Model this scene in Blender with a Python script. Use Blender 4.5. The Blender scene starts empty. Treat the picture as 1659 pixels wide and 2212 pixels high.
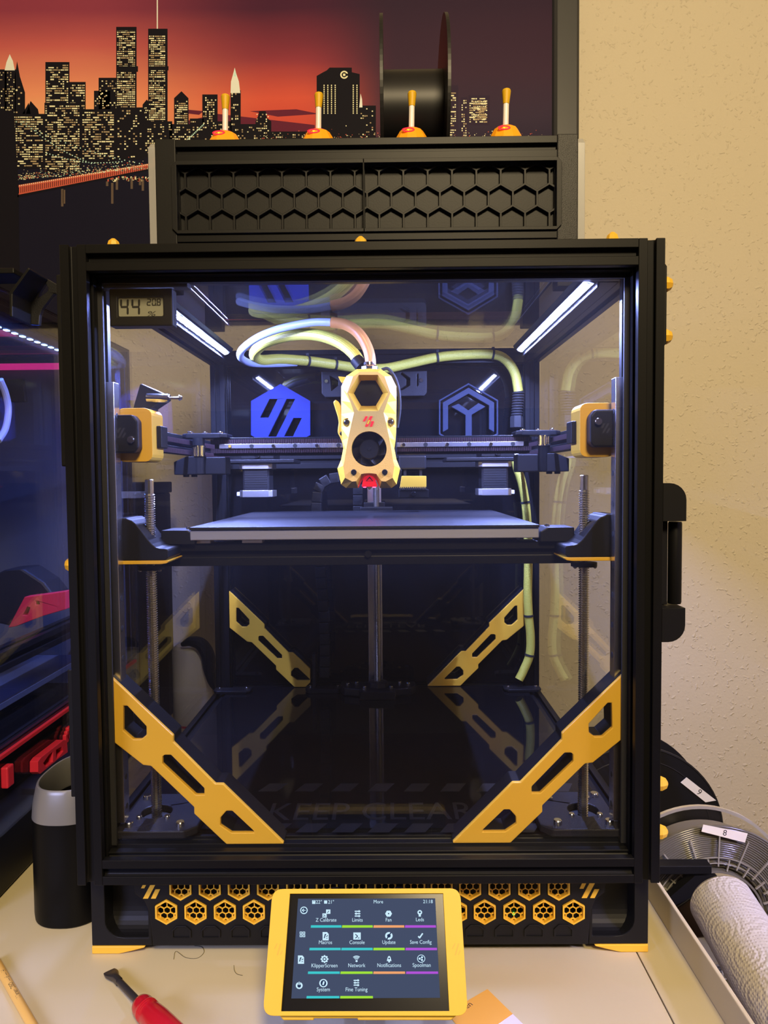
import bpy, bmesh, math, random
import numpy as np
from mathutils import Vector, Matrix
from mathutils.geometry import tessellate_polygon

# ------------------------------------------------------------------ camera, light, exposure
S = 0.001                       # everything below is written in millimetres
SC = bpy.context.scene
COL = SC.collection
F_PX, CX, CY, CZ = 1570.6, 20.09, -559.93, 320.09
PITCH, YAW, ROLL = 0.0460, -0.0082, -0.0086


def cam_axes():
    cy, sy = math.cos(YAW), math.sin(YAW)
    cp, sp = math.cos(PITCH), math.sin(PITCH)
    cr, sr = math.cos(ROLL), math.sin(ROLL)
    right = np.array([cy, -sy, 0.0])
    f0 = np.array([sy, cy, 0.0])
    up0 = np.array([0, 0, 1.0])
    fwd = f0 * cp - up0 * sp
    up = up0 * cp + f0 * sp
    return np.array([right * cr + up * sr, up * cr - right * sr, fwd])


CM = cam_axes()
CC = np.array([CX, CY, CZ])
cd = bpy.data.cameras.new('camera')
cam = bpy.data.objects.new('camera', cd)
COL.objects.link(cam)
cd.sensor_fit = 'VERTICAL'
cd.sensor_height = 24.0
cd.lens = 24.0 * F_PX / 2212.0
cd.clip_start = 0.02
cd.clip_end = 30
mw = Matrix.Identity(4)
for i in range(3):
    mw[i][0], mw[i][1], mw[i][2] = CM[0][i], CM[1][i], -CM[2][i]
    mw[i][3] = CC[i] * S
cam.matrix_world = mw
SC.camera = cam

SC.view_settings.view_transform = 'Standard'
SC.view_settings.look = 'None'
SC.view_settings.gamma = 1
SC.view_settings.use_curve_mapping = False
SC.view_settings.exposure = 0.0
SC.cycles.transparent_max_bounces = 32
SC.cycles.max_bounces = 10
SC.cycles.glossy_bounces = 6
SC.cycles.transmission_bounces = 8
SC.cycles.caustics_reflective = False
SC.cycles.caustics_refractive = False
SC.cycles.sample_clamp_indirect = 4.0

world = bpy.data.worlds.new('world')
SC.world = world
world.use_nodes = True
world.node_tree.nodes['Background'].inputs[0].default_value = (0.9, 0.8, 0.65, 1)
world.node_tree.nodes['Background'].inputs[1].default_value = 0.02


def area_light(name, loc, target, size, power, color, size_y=None, spread=180):
    l = bpy.data.lights.new(name, 'AREA')
    l.energy = power
    l.color = color
    if size_y:
        l.shape = 'RECTANGLE'
        l.size, l.size_y = size * S, size_y * S
    else:
        l.shape = 'DISK'
        l.size = size * S
    l.spread = math.radians(spread)
    o = bpy.data.objects.new(name, l)
    COL.objects.link(o)
    o.location = Vector(loc) * S
    d = (Vector(target) - Vector(loc)).normalized()
    o.rotation_euler = d.to_track_quat('-Z', 'Y').to_euler()
    return o


LED_COL = (0.30, 0.375, 1.0)
area_light('ceiling_lamp', (280, -1500, 1480), (100, 300, 250), 420, 47, (1.0, 0.78, 0.45))
area_light('cool_fill_desk', (-560, -560, 260), (-190, -70, -72), 260, 0.7, (0.48, 0.52, 1.0), None, 60)  # unseen cool fill, added to tint the lower left of the desk
area_light('cool_fill_roll', (1450, -900, 900), (352, 30, -60), 300, 0.9, (0.46, 0.46, 1.0), None, 22)  # unseen cool fill, added and narrowed onto the paper roll
# the two light strips inside the printer are emitting diodes, built with the printer (see LED_POWER)
LED_POWER = 10.0      # watts per strip


# ------------------------------------------------------------------ helpers
def ray(px, py):
    return CM.T @ np.array([(px - 829.5) / F_PX, -(py - 1106) / F_PX, 1.0])


def U(px, py, Y):
    d = ray(px, py)
    return tuple(CC + d * ((Y - CC[1]) / d[1]))


def UX(px, py, X):
    d = ray(px, py)
    return tuple(CC + d * ((X - CC[0]) / d[0]))


def UZ(px, py, Z):
    d = ray(px, py)
    return tuple(CC + d * ((Z - CC[2]) / d[2]))


def UP(px, py, p0, n):
    d = ray(px, py)
    p0 = np.array(p0); n = np.array(n)
    return tuple(CC + d * (np.dot(p0 - CC, n) / np.dot(d, n)))


def lin(c):
    return tuple(((v / 255) / 12.92 if v / 255 <= 0.04045 else ((v / 255 + 0.055) / 1.055) ** 2.4) for v in c)


class MB:
    def __init__(s):
        s.v = []; s.f = []; s.m = []; s.uv = {}; s.sm = []

    def add(s, vs, fs, mi=0, smooth=False):
        o = len(s.v)
        s.v += [tuple(map(float, p)) for p in vs]
        for f in fs:
            s.f.append(tuple(i + o for i in f)); s.m.append(mi); s.sm.append(smooth)
        return o

    def quad(s, a, b, c, d, mi=0):
        s.add([a, b, c, d], [(0, 1, 2, 3)], mi); return s

    def box(s, x0, x1, y0, y1, z0, z1, mi=0):
        x0, x1 = min(x0, x1), max(x0, x1); y0, y1 = min(y0, y1), max(y0, y1); z0, z1 = min(z0, z1), max(z0, z1)
        s.add([(x0, y0, z0), (x1, y0, z0), (x1, y1, z0), (x0, y1, z0), (x0, y0, z1), (x1, y0, z1), (x1, y1, z1), (x0, y1, z1)],
              [(0, 3, 2, 1), (4, 5, 6, 7), (0, 1, 5, 4), (1, 2, 6, 5), (2, 3, 7, 6), (3, 0, 4, 7)], mi)
        return s

    def obox(s, c, u, v, w, mi=0):
        """box with centre c and half-vectors u, v, w"""
        c, u, v, w = map(Vector, (c, u, v, w))
        p = [c + a * u + b * v + d * w for d in (-1, 1) for a, b in ((-1, -1), (1, -1), (1, 1), (-1, 1))]
        f = [(0, 3, 2, 1), (4, 5, 6, 7), (0, 1, 5, 4), (1, 2, 6, 5), (2, 3, 7, 6), (3, 0, 4, 7)]
        if u.cross(v).dot(w) < 0:
            f = [tuple(reversed(q)) for q in f]
        s.add(p, f, mi); return s

    def plate(s, outer, holes, fn, w0, w1, mi=0, mi_side=None, mi_back=None):
        """polygon with holes in (u, v), extruded from w0 (front) to w1; fn(u, v, w) -> xyz"""
        mi_side = mi if mi_side is None else mi_side
        mi_back = mi if mi_back is None else mi_back
        def area(p):
            return sum(p[i][0] * p[(i + 1) % len(p)][1] - p[(i + 1) % len(p)][0] * p[i][1] for i in range(len(p)))
        loops = [list(outer) if area(outer) > 0 else list(reversed(outer))]
        for h in holes:
            loops.append(list(h) if area(h) < 0 else list(reversed(h)))
        flat = [p for l in loops for p in l]
        n = len(flat)
        tris = tessellate_polygon([[Vector((p[0], p[1], 0)) for p in l] for l in loops])
        # orientation of fn: does (u,v) ccw face towards -w?
        e = Vector(fn(1, 0, 0)) - Vector(fn(0, 0, 0)); g = Vector(fn(0, 1, 0)) - Vector(fn(0, 0, 0)); h = Vector(fn(0, 0, 1)) - Vector(fn(0, 0, 0))
        flip = (e.cross(g).dot(h) > 0) == (w1 > w0)      # ccw normal points to w1: so the front (w0) must be reversed
        vs = [fn(p[0], p[1], w0) for p in flat] + [fn(p[0], p[1], w1) for p in flat]
        ft, bt = [], []
        for t in tris:
            a = [flat[i] for i in t]
            ar = (a[1][0] - a[0][0]) * (a[2][1] - a[0][1]) - (a[2][0] - a[0][0]) * (a[1][1] - a[0][1])
            if abs(ar) < 1e-9: continue
            t = tuple(t) if ar > 0 else tuple(reversed(t))
            ft.append(tuple(reversed(t)) if flip else t)
            bt.append(tuple(i + n for i in (t if flip else reversed(t))))
        sd = []
        o = 0
        for l in loops:
            k = len(l)
            for i in range(k):
                a, b = o + i, o + (i + 1) % k
                q = (a, b, b + n, a + n)
                sd.append(q if flip else tuple(reversed(q)))
            o += k
        base = s.add(vs, ft, mi)
        for fl, m_ in ((bt, mi_back), (sd, mi_side)):
            for f in fl:
                s.f.append(tuple(i + base for i in f)); s.m.append(m_); s.sm.append(False)
        return s

    def lathe(s, prof, c=(0, 0, 0), axis='z', n=24, mi=0, a0=0.0, smooth=True, caps=True, sx=1.0, sy=1.0):
        U3 = {'z': ((1, 0, 0), (0, 1, 0), (0, 0, 1)), 'x': ((0, 1, 0), (0, 0, 1), (1, 0, 0)), 'y': ((0, 0, 1), (1, 0, 0), (0, 1, 0)),
              '-y': ((1, 0, 0), (0, 0, 1), (0, -1, 0)), '-z': ((0, 1, 0), (1, 0, 0), (0, 0, -1)), '-x': ((0, 0, 1), (0, 1, 0), (-1, 0, 0))}
        u, v, w = (axis if not isinstance(axis, str) else U3[axis])
        u, v, w, c = map(Vector, (u, v, w, c))
        vs = []
        for r, a in prof:
            for i in range(n):
                t = a0 + 2 * math.pi * i / n
                vs.append(c + u * (r * math.cos(t) * sx) + v * (r * math.sin(t) * sy) + w * a)
        fs = []
        for j in range(len(prof) - 1):
            for i in range(n):
                k = (i + 1) % n
                fs.append((j * n + i, j * n + k, (j + 1) * n + k, (j + 1) * n + i))
        b = s.add(vs, fs, mi, smooth)
        if caps:
            if prof[0][0] > 1e-6:
                s.f.append(tuple(b + i for i in reversed(range(n)))); s.m.append(mi); s.sm.append(False)
            if prof[-1][0] > 1e-6:
                s.f.append(tuple(b + (len(prof) - 1) * n + i for i in range(n))); s.m.append(mi); s.sm.append(False)
        return s

    def cyl(s, p0, p1, r, n=16, r1=None, mi=0, smooth=True):
        p0, p1 = Vector(p0), Vector(p1)
        w = (p1 - p0); L = w.length; w.normalize()
        u = w.orthogonal().normalized(); v = w.cross(u)
        return s.lathe([(r, 0), (r if r1 is None else r1, L)], p0, (u, v, w), n, mi, smooth=smooth)

    def tube(s, pts, r, n=10, mi=0, closed=False, caps=True, rfn=None, vscale=1.0):
        P = [Vector(p) for p in pts]
        m = len(P)
        T = []
        for i in range(m):
            a = P[(i - 1) % m] if (closed or i > 0) else P[i]
            b = P[(i + 1) % m] if (closed or i < m - 1) else P[i]
            T.append((b - a).normalized())
        nrm = T[0].orthogonal().normalized()
        vs = []; uvs = []; d = 0
        for i in range(m):
            if i:
                d += (P[i] - P[i - 1]).length
                nrm = (nrm - T[i] * nrm.dot(T[i])).normalized()
            bn = T[i].cross(nrm)
            rr = r if rfn is None else rfn(i / (m - 1), d)
            for k in range(n):
                t = 2 * math.pi * k / n
                vs.append(P[i] + (nrm * math.cos(t) + bn * math.sin(t)) * rr)
                uvs.append((k / n, d * vscale))
        fs = []
        for i in range(m if closed else m - 1):
            j = (i + 1) % m
            for k in range(n):
                l = (k + 1) % n
                fs.append((i * n + k, i * n + l, j * n + l, j * n + k))
        fi = len(s.f)
        b = s.add(vs, fs, mi, True)
        q = 0
        for i in range(m if closed else m - 1):
            for k in range(n):
                u0, u1 = k / n, (k + 1) / n
                v0, v1 = uvs[i * n][1], uvs[((i + 1) % m) * n][1]
                s.uv[fi + q] = [(u0, v0), (u1, v0), (u1, v1), (u0, v1)]
                q += 1
        if caps and not closed:
            s.f.append(tuple(b + i for i in reversed(range(n)))); s.m.append(mi); s.sm.append(False)
            s.f.append(tuple(b + (m - 1) * n + i for i in range(n))); s.m.append(mi); s.sm.append(False)
        return s


def spline(pts, per=8):
    P = [Vector(p) for p in pts]
    Q = [P[0] * 2 - P[1]] + P + [P[-1] * 2 - P[-2]]
    out = []
    for i in range(1, len(Q) - 2):
        p0, p1, p2, p3 = Q[i - 1:i + 3]
        for k in range(per):
            t = k / per
            out.append(0.5 * ((2 * p1) + (p2 - p0) * t + (2 * p0 - 5 * p1 + 4 * p2 - p3) * t * t + (3 * p1 - p0 - 3 * p2 + p3) * t ** 3))
    out.append(P[-1])
    return out


def root_of(o):
    while o.parent: o = o.parent
    return o


def world_loc(o):
    p = Vector((0, 0, 0))
    while o:
        p = p + o.location; o = o.parent
    return p


def mesh_of(mb, name, mats, off=Vector((0, 0, 0))):
    me = bpy.data.meshes.new(name)
    me.from_pydata([tuple(Vector(p) * S - off) for p in mb.v], [], mb.f)
    for m_ in (mats if isinstance(mats, (list, tuple)) else [mats]):
        me.materials.append(m_)
    me.polygons.foreach_set('material_index', mb.m)
    me.polygons.foreach_set('use_smooth', mb.sm)
    if mb.uv:
        ul = me.uv_layers.new(name='UVMap')
        for fi, uv in mb.uv.items():
            for li, c in zip(me.polygons[fi].loop_indices, uv):
                ul.data[li].uv = c
    me.update()
    if any(mb.sm):
        me.set_sharp_from_angle(angle=math.radians(32))
    return me


def build(name, mb, mats, parent=None, bevel=0, label=None, origin=None, seg=2, angle=35, kind=None):
    if parent is not None:
        off = world_loc(parent)
    else:
        off = Vector(origin) * S if origin is not None else Vector((0, 0, 0))
    me = mesh_of(mb, name, mats, off)
    o = bpy.data.objects.new(name, me)
    COL.objects.link(o)
    if parent is not None:
        o.parent = parent
    else:
        o.location = off
    if bevel:
        b = o.modifiers.new('bevel', 'BEVEL')
        b.width = bevel * S; b.segments = seg; b.limit_method = 'ANGLE'; b.angle_limit = math.radians(angle)
        b.harden_normals = False
    if label: o['label'] = label
    if kind: o['kind'] = kind
    return o


def inst(name, me, parent, loc, rot=None, scale=None, label=None):
    o = bpy.data.objects.new(name, me)
    COL.objects.link(o)
    if parent is not None:
        o.parent = parent
        o.location = Vector(loc) * S - world_loc(parent)
    else:
        o.location = Vector(loc) * S
    if rot: o.rotation_euler = rot
    if scale: o.scale = scale if isinstance(scale, (tuple, list)) else (scale,) * 3
    if label: o['label'] = label
    return o


def thing(name, label, cat, loc=(0, 0, 0), group=None):
    o = bpy.data.objects.new(name, None)
    COL.objects.link(o)
    o.empty_display_size = 0.02
    o.location = Vector(loc) * S
    o['label'] = label; o['category'] = cat
    if group: o['group'] = group
    return o


def tag(o, label, cat, group=None):
    o['label'] = label; o['category'] = cat
    if group: o['group'] = group
    return o


def text_tris(body, size, font_extrude=0.0, align='CENTER', shear=0.0, bold=0.0):
    """(verts2d, faces) of a line of lettering, height about size"""
    c = bpy.data.curves.new('lettering', 'FONT')
    c.body = body; c.size = size; c.align_x = align; c.shear = shear; c.offset = bold; c.resolution_u = 3
    o = bpy.data.objects.new('lettering', c)
    COL.objects.link(o)
    dg = bpy.context.evaluated_depsgraph_get()
    me = bpy.data.meshes.new_from_object(o.evaluated_get(dg))
    vs = [(v.co.x, v.co.y) for v in me.vertices]
    fs = [tuple(p.vertices) for p in me.polygons]
    bpy.data.objects.remove(o); bpy.data.curves.remove(c); bpy.data.meshes.remove(me)
    return vs, fs


def lettering(mb, body, size, fn, mi=0, **k):
    vs, fs = text_tris(body, size, **k)
    mb.add([fn(a, b) for a, b in vs], fs, mi)
    return mb


# ------------------------------------------------------------------ materials
def mat(name, col, rough=0.5, metal=0.0, spec=0.5, emit=None, es=0.0, bump=None, alpha=1.0, trans=0.0, coat=0.0, vary=None):
    m = bpy.data.materials.new(name)
    m.use_nodes = True
    nt = m.node_tree
    b = nt.nodes['Principled BSDF']
    b.inputs['Base Color'].default_value = (*col, 1)
    b.inputs['Roughness'].default_value = rough
    b.inputs['Metallic'].default_value = metal
    b.inputs['Specular IOR Level'].default_value = spec
    b.inputs['Transmission Weight'].default_value = trans
    b.inputs['Coat Weight'].default_value = coat
    if emit:
        b.inputs['Emission Color'].default_value = (*emit, 1)
        b.inputs['Emission Strength'].default_value = es
    if bump or vary:
        tc = nt.nodes.new('ShaderNodeTexCoord')
    if bump:                        # (scale, strength, distance mm, detail)
        n = nt.nodes.new('ShaderNodeTexNoise')
        n.inputs['Scale'].default_value = bump[0]
        n.inputs['Detail'].default_value = bump[3] if len(bump) > 3 else 2
        bp = nt.nodes.new('ShaderNodeBump')
        bp.inputs['Strength'].default_value = bump[1]
        bp.inputs['Distance'].default_value = bump[2] * S
        nt.links.new(tc.outputs['Object'], n.inputs['Vector'])
        nt.links.new(n.outputs['Fac'], bp.inputs['Height'])
        nt.links.new(bp.outputs['Normal'], b.inputs['Normal'])
    if vary:                        # (scale, colour2, contrast lo, hi)
        n2 = nt.nodes.new('ShaderNodeTexNoise'); n2.inputs['Scale'].default_value = vary[0]; n2.inputs['Detail'].default_value = 3
        r = nt.nodes.new('ShaderNodeMapRange'); r.inputs['From Min'].default_value = vary[2]; r.inputs['From Max'].default_value = vary[3]
        mx = nt.nodes.new('ShaderNodeMix'); mx.data_type = 'RGBA'
        mx.inputs[6].default_value = (*col, 1); mx.inputs[7].default_value = (*vary[1], 1)
        nt.links.new(tc.outputs['Object'], n2.inputs['Vector'])
        nt.links.new(n2.outputs['Fac'], r.inputs['Value'])
        nt.links.new(r.outputs['Result'], mx.inputs[0])
        nt.links.new(mx.outputs[2], b.inputs['Base Color'])
    return m


def pane_mat(name, tint=(0.97, 0.98, 1.0), rough=0.0, haze=0.0, ior=1.49, haze_col=(0.6, 0.6, 0.62)):
    """clear acrylic sheet: see-through and mirrored by its Fresnel term on both faces"""
    m = bpy.data.materials.new(name); m.use_nodes = True
    nt = m.node_tree; nt.nodes.clear()
    out = nt.nodes.new('ShaderNodeOutputMaterial')
    ge = nt.nodes.new('ShaderNodeNewGeometry')
    mr = nt.nodes.new('ShaderNodeMapRange')
    mr.inputs['To Min'].default_value = ior; mr.inputs['To Max'].default_value = 1 / ior
    fr = nt.nodes.new('ShaderNodeFresnel')
    nt.links.new(ge.outputs['Backfacing'], mr.inputs['Value'])
    nt.links.new(mr.outputs['Result'], fr.inputs['IOR'])
    tr = nt.nodes.new('ShaderNodeBsdfTransparent'); tr.inputs[0].default_value = (*tint, 1)
    gl = nt.nodes.new('ShaderNodeBsdfGlossy'); gl.inputs['Roughness'].default_value = rough
    mx = nt.nodes.new('ShaderNodeMixShader')
    nt.links.new(fr.outputs[0], mx.inputs[0])
    src = tr.outputs[0]
    if haze:
        d1 = nt.nodes.new('ShaderNodeBsdfDiffuse'); d1.inputs[0].default_value = (*haze_col, 1)
        d2 = nt.nodes.new('ShaderNodeBsdfTranslucent'); d2.inputs[0].default_value = (*haze_col, 1)
        df = nt.nodes.new('ShaderNodeMixShader'); df.inputs[0].default_value = .5
        nt.links.new(d1.outputs[0], df.inputs[1]); nt.links.new(d2.outputs[0], df.inputs[2])
        m2 = nt.nodes.new('ShaderNodeMixShader'); m2.inputs[0].default_value = haze
        nt.links.new(tr.outputs[0], m2.inputs[1]); nt.links.new(df.outputs[0], m2.inputs[2])
        src = m2.outputs[0]
    nt.links.new(src, mx.inputs[1]); nt.links.new(gl.outputs[0], mx.inputs[2])
    nt.links.new(mx.outputs[0], out.inputs[0])
    return m


def emit_mat(name, col, st):
    m = bpy.data.materials.new(name); m.use_nodes = True
    nt = m.node_tree; nt.nodes.clear()
    out = nt.nodes.new('ShaderNodeOutputMaterial'); e = nt.nodes.new('ShaderNodeEmission')
    e.inputs[0].default_value = (*col, 1); e.inputs[1].default_value = st
    nt.links.new(e.outputs[0], out.inputs[0])
    return m


M = {}
M['black'] = mat('black_anodised', (0.0050, 0.0050, 0.0058), 0.42, spec=.16, bump=(900, 0.15, 0.1))
M['blackp'] = mat('black_printed', (0.0065, 0.0065, 0.0075), 0.46, spec=.2, bump=(600, 0.25, 0.15))
M['blacks'] = mat('black_sparkle', (0.012, 0.012, 0.014), 0.4, spec=.25, bump=(1400, 0.8, 0.3))
M['gloss'] = mat('black_acrylic', (0.004, 0.004, 0.005), 0.03)
M['dark'] = mat('dark_slot', (0.006, 0.006, 0.007), 0.7)
M['yellow'] = mat('yellow_print', (0.76, 0.44, 0.036), 0.36, bump=(700, 0.2, 0.1))
M['yellowm'] = mat('yellow_textured', (0.66, 0.38, 0.07), 0.42, bump=(1300, 0.7, 0.35))
M['metal'] = mat('steel', (0.72, 0.72, 0.74), 0.25, 1.0)
M['alu'] = mat('raw_aluminium', (0.62, 0.61, 0.60), 0.42, 1.0, bump=(300, 0.1, 0.1))
M['chrome'] = mat('polished_steel', (0.8, 0.8, 0.82), 0.12, 1.0)
M['rubber'] = mat('rubber', (0.012, 0.012, 0.013), 0.75)
M['belt'] = mat('belt_rubber', (0.028, 0.012, 0.016), 0.5, spec=.3)
M['pane'] = pane_mat('clear_acrylic')
M['doorpane'] = pane_mat('door_acrylic', tint=(0.975, 0.975, 0.98), haze=0.005)
M['white'] = mat('white_plastic', (0.8, 0.79, 0.77), 0.4)
M['red'] = mat('red_print', (0.55, 0.02, 0.05), 0.42)
M['silver'] = mat('silver_print', (0.22, 0.215, 0.20), 0.36, 0.35, bump=(900, 0.15, 0.1))

# ------------------------------------------------------------------ the setting
def structure(name, mb, m, bevel=0):
    o = build(name, mb, m, None, bevel)
    o['kind'] = 'structure'
    return o


def woodchip_wall():
    m = bpy.data.materials.new('woodchip_wallpaper'); m.use_nodes = True
    nt = m.node_tree; b = nt.nodes['Principled BSDF']
    b.inputs['Base Color'].default_value = (0.665, 0.60, 0.48, 1)
    b.inputs['Roughness'].default_value = 0.75
    tc = nt.nodes.new('ShaderNodeTexCoord')
    nz = nt.nodes.new('ShaderNodeTexNoise'); nz.inputs['Scale'].default_value = 90; nz.inputs['Detail'].default_value = 1
    ad = nt.nodes.new('ShaderNodeMixRGB'); ad.blend_type = 'ADD'; ad.inputs[0].default_value = 0.02
    nt.links.new(tc.outputs['Object'], nz.inputs['Vector'])
    nt.links.new(tc.outputs['Object'], ad.inputs[1]); nt.links.new(nz.outputs['Color'], ad.inputs[2])
    vo = nt.nodes.new('ShaderNodeTexVoronoi'); vo.inputs['Scale'].default_value = 120; vo.inputs['Randomness'].default_value = 1
    nt.links.new(ad.outputs[0], vo.inputs['Vector'])
    r = nt.nodes.new('ShaderNodeMapRange'); r.interpolation_type = 'SMOOTHSTEP'
    r.inputs['From Min'].default_value = 0.05; r.inputs['From Max'].default_value = 0.5
    r.inputs['To Min'].default_value = 1; r.inputs['To Max'].default_value = 0
    nt.links.new(vo.outputs['Distance'], r.inputs['Value'])
    sp = nt.nodes.new('ShaderNodeSeparateColor'); nt.links.new(vo.outputs['Color'], sp.inputs[0])
    gt = nt.nodes.new('ShaderNodeMath'); gt.operation = 'GREATER_THAN'; gt.inputs[1].default_value = 0.6
    nt.links.new(sp.outputs[0], gt.inputs[0])
    mu = nt.nodes.new('ShaderNodeMath'); mu.operation = 'MULTIPLY'
    nt.links.new(r.outputs[0], mu.inputs[0]); nt.links.new(gt.outputs[0], mu.inputs[1])
    n3 = nt.nodes.new('ShaderNodeTexNoise'); n3.inputs['Scale'].default_value = 220; n3.inputs['Detail'].default_value = 3
    nt.links.new(tc.outputs['Object'], n3.inputs['Vector'])
    a2 = nt.nodes.new('ShaderNodeMath'); a2.operation = 'MULTIPLY_ADD'; a2.inputs[1].default_value = 0.5
    nt.links.new(n3.outputs['Fac'], a2.inputs[0]); nt.links.new(mu.outputs[0], a2.inputs[2])
    bp = nt.nodes.new('ShaderNodeBump'); bp.inputs['Strength'].default_value = 0.65; bp.inputs['Distance'].default_value = 1.6 * S
    nt.links.new(a2.outputs[0], bp.inputs['Height']); nt.links.new(bp.outputs['Normal'], b.inputs['Normal'])
    return m


M['wall'] = woodchip_wall()
M['plaster'] = mat('plain_plaster', (0.62, 0.56, 0.47), 0.8)
M['darkpanel'] = mat('unseen_panel_umber', (0.085, 0.07, 0.06), 0.8)
M['floor'] = mat('brown_floor', (0.11, 0.055, 0.03), 0.4, vary=(20, (0.07, 0.035, 0.02), 0.35, 0.65))
DESK = -72.0
FLOOR = DESK - 740
structure('wall_back', MB().box(-1700, 1700, 780, 830, FLOOR, 1750), M['wall'])
structure('wall_left', MB().box(-1750, -1700, -2600, 830, FLOOR, 1750), M['plaster'])
structure('wall_right', MB().box(1700, 1750, -2600, 830, FLOOR, 1750), M['plaster'])
structure('wall_front', MB().box(-1750, 1750, -2650, -2600, FLOOR, 1750), M['plaster'])
structure('unseen_dark_panel', MB().box(-1700, 1700, -2600, -2585, FLOOR, 620), M['darkpanel'])  # unseen dark panel, added to darken the door's lower reflection
structure('ceiling', MB().box(-1750, 1750, -2650, 830, 1750, 1800), M['plaster'])
structure('floor', MB().box(-1750, 1750, -2650, 830, FLOOR - 40, FLOOR), M['floor'])

# ------------------------------------------------------------------ desk
M['desk'] = mat('white_laminate', (0.56, 0.485, 0.30), 0.38, bump=(500, 0.05, 0.1))
M['deskrim'] = mat('cream_rim', (0.53, 0.46, 0.285), 0.4)
desk = thing('desk', 'white laminate desk with a seam and a raised cream rim along its right edge', 'desk', (0, 0, FLOOR))
JX = UZ(1380, 2065, DESK)[0]
RX = UZ(1400, 1942, DESK)[0]
b_ = MB().box(-1300, JX - 0.5, -112, 770, DESK - 25, DESK)
build('desktop', b_, M['desk'], desk, 0.6)
build('desktop_edge', MB().box(JX + 0.5, RX + 14, -112, 770, DESK - 25, DESK), M['desk'], desk, 0.6, label='narrow strip of desktop beyond the seam')
RTOP = UX(1621, 2212, RX)[2]
build('rim', MB().box(RX, UZ(1632, 2212, RTOP)[0], -112, 770, DESK, RTOP), M['deskrim'], desk, 0.8, label='raised cream rim along the edge of the desktop')
for x in (-1240, 200):
    for y in (-80, 720):
        build('leg', MB().box(x - 25, x + 25, y - 25, y + 25, FLOOR, DESK - 25), M['deskrim'], desk, 1)

# ------------------------------------------------------------------ poster of a skyline at dusk
PY = 762.0
def prn(c):            # ink that shows as c under the room's warm lamp
    return tuple(min(.95, v / k) for v, k in zip(lin(c), (.85, .68, .44)))
def sky_mat():
    m = bpy.data.materials.new('printed_sky'); m.use_nodes = True
    nt = m.node_tree; b = nt.nodes['Principled BSDF']; b.inputs['Roughness'].default_value = 0.7; b.inputs['Specular IOR Level'].default_value = .15
    tc = nt.nodes.new('ShaderNodeTexCoord')
    sx = nt.nodes.new('ShaderNodeSeparateXYZ'); nt.links.new(tc.outputs['Object'], sx.inputs[0])
    ob = U(500, 690, PY)
    z0, z1 = (U(500, 300, PY)[2] - ob[2]) * S, (U(500, 0, PY)[2] - ob[2]) * S
    rz = nt.nodes.new('ShaderNodeMapRange'); rz.inputs['From Min'].default_value = z0; rz.inputs['From Max'].default_value = z1
    nt.links.new(sx.outputs[2], rz.inputs['Value'])
    nz = nt.nodes.new('ShaderNodeTexNoise'); nz.inputs['Scale'].default_value = 3; nz.inputs['Detail'].default_value = 4
    mp = nt.nodes.new('ShaderNodeMapping'); mp.inputs['Scale'].default_value = (1, 1, 6)
    nt.links.new(tc.outputs['Object'], mp.inputs[0]); nt.links.new(mp.outputs[0], nz.inputs['Vector'])
    ma = nt.nodes.new('ShaderNodeMath'); ma.operation = 'MULTIPLY_ADD'; ma.inputs[1].default_value = 0.12; 
    nt.links.new(nz.outputs['Fac'], ma.inputs[0]); nt.links.new(rz.outputs[0], ma.inputs[2])
    def ramp(stops):
        r = nt.nodes.new('ShaderNodeValToRGB')
        e = r.color_ramp.elements
        e.remove(e[1])
        e[0].position = stops[0][0]; e[0].color = (*prn(stops[0][1]), 1)
        for p, c in stops[1:]:
            q = e.new(p); q.color = (*prn(c), 1)
        nt.links.new(ma.outputs[0], r.inputs[0])
        return r
    rl = ramp([(0.0, (222, 120, 70)), (0.15, (238, 160, 94)), (0.42, (230, 136, 86)), (0.74, (190, 84, 70)), (1.0, (138, 52, 60))])
    rm = ramp([(0.0, (120, 40, 44)), (0.14, (196, 68, 48)), (0.34, (206, 78, 52)), (0.62, (140, 50, 52)), (1.0, (70, 28, 42))])
    rr = ramp([(0.0, (42, 32, 42)), (0.2, (56, 40, 48)), (0.5, (60, 37, 45)), (0.8, (56, 33, 42)), (1.0, (50, 30, 40))])
    x0, x1, x15, x2 = [(U(q, 200, PY)[0] - ob[0]) * S for q in (150, 600, 640, 860)]
    fa = nt.nodes.new('ShaderNodeMapRange'); fa.interpolation_type = 'SMOOTHSTEP'; fa.inputs['From Min'].default_value = x0; fa.inputs['From Max'].default_value = x1
    fb = nt.nodes.new('ShaderNodeMapRange'); fb.interpolation_type = 'SMOOTHSTEP'; fb.inputs['From Min'].default_value = x15; fb.inputs['From Max'].default_value = x2
    nt.links.new(sx.outputs[0], fa.inputs['Value']); nt.links.new(sx.outputs[0], fb.inputs['Value'])
    m1 = nt.nodes.new('ShaderNodeMixRGB'); m2 = nt.nodes.new('ShaderNodeMixRGB')
    nt.links.new(fa.outputs[0], m1.inputs[0]); nt.links.new(rl.outputs[0], m1.inputs[1]); nt.links.new(rm.outputs[0], m1.inputs[2])
    nt.links.new(fb.outputs[0], m2.inputs[0]); nt.links.new(m1.outputs[0], m2.inputs[1]); nt.links.new(rr.outputs[0], m2.inputs[2])
    nt.links.new(m2.outputs[0], b.inputs['Base Color'])
    return m


def print_mat(name, rgb, k=1.0):
    return mat(name, tuple(min(.95, v * k) for v in prn(rgb)), 0.7, spec=.15)


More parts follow.
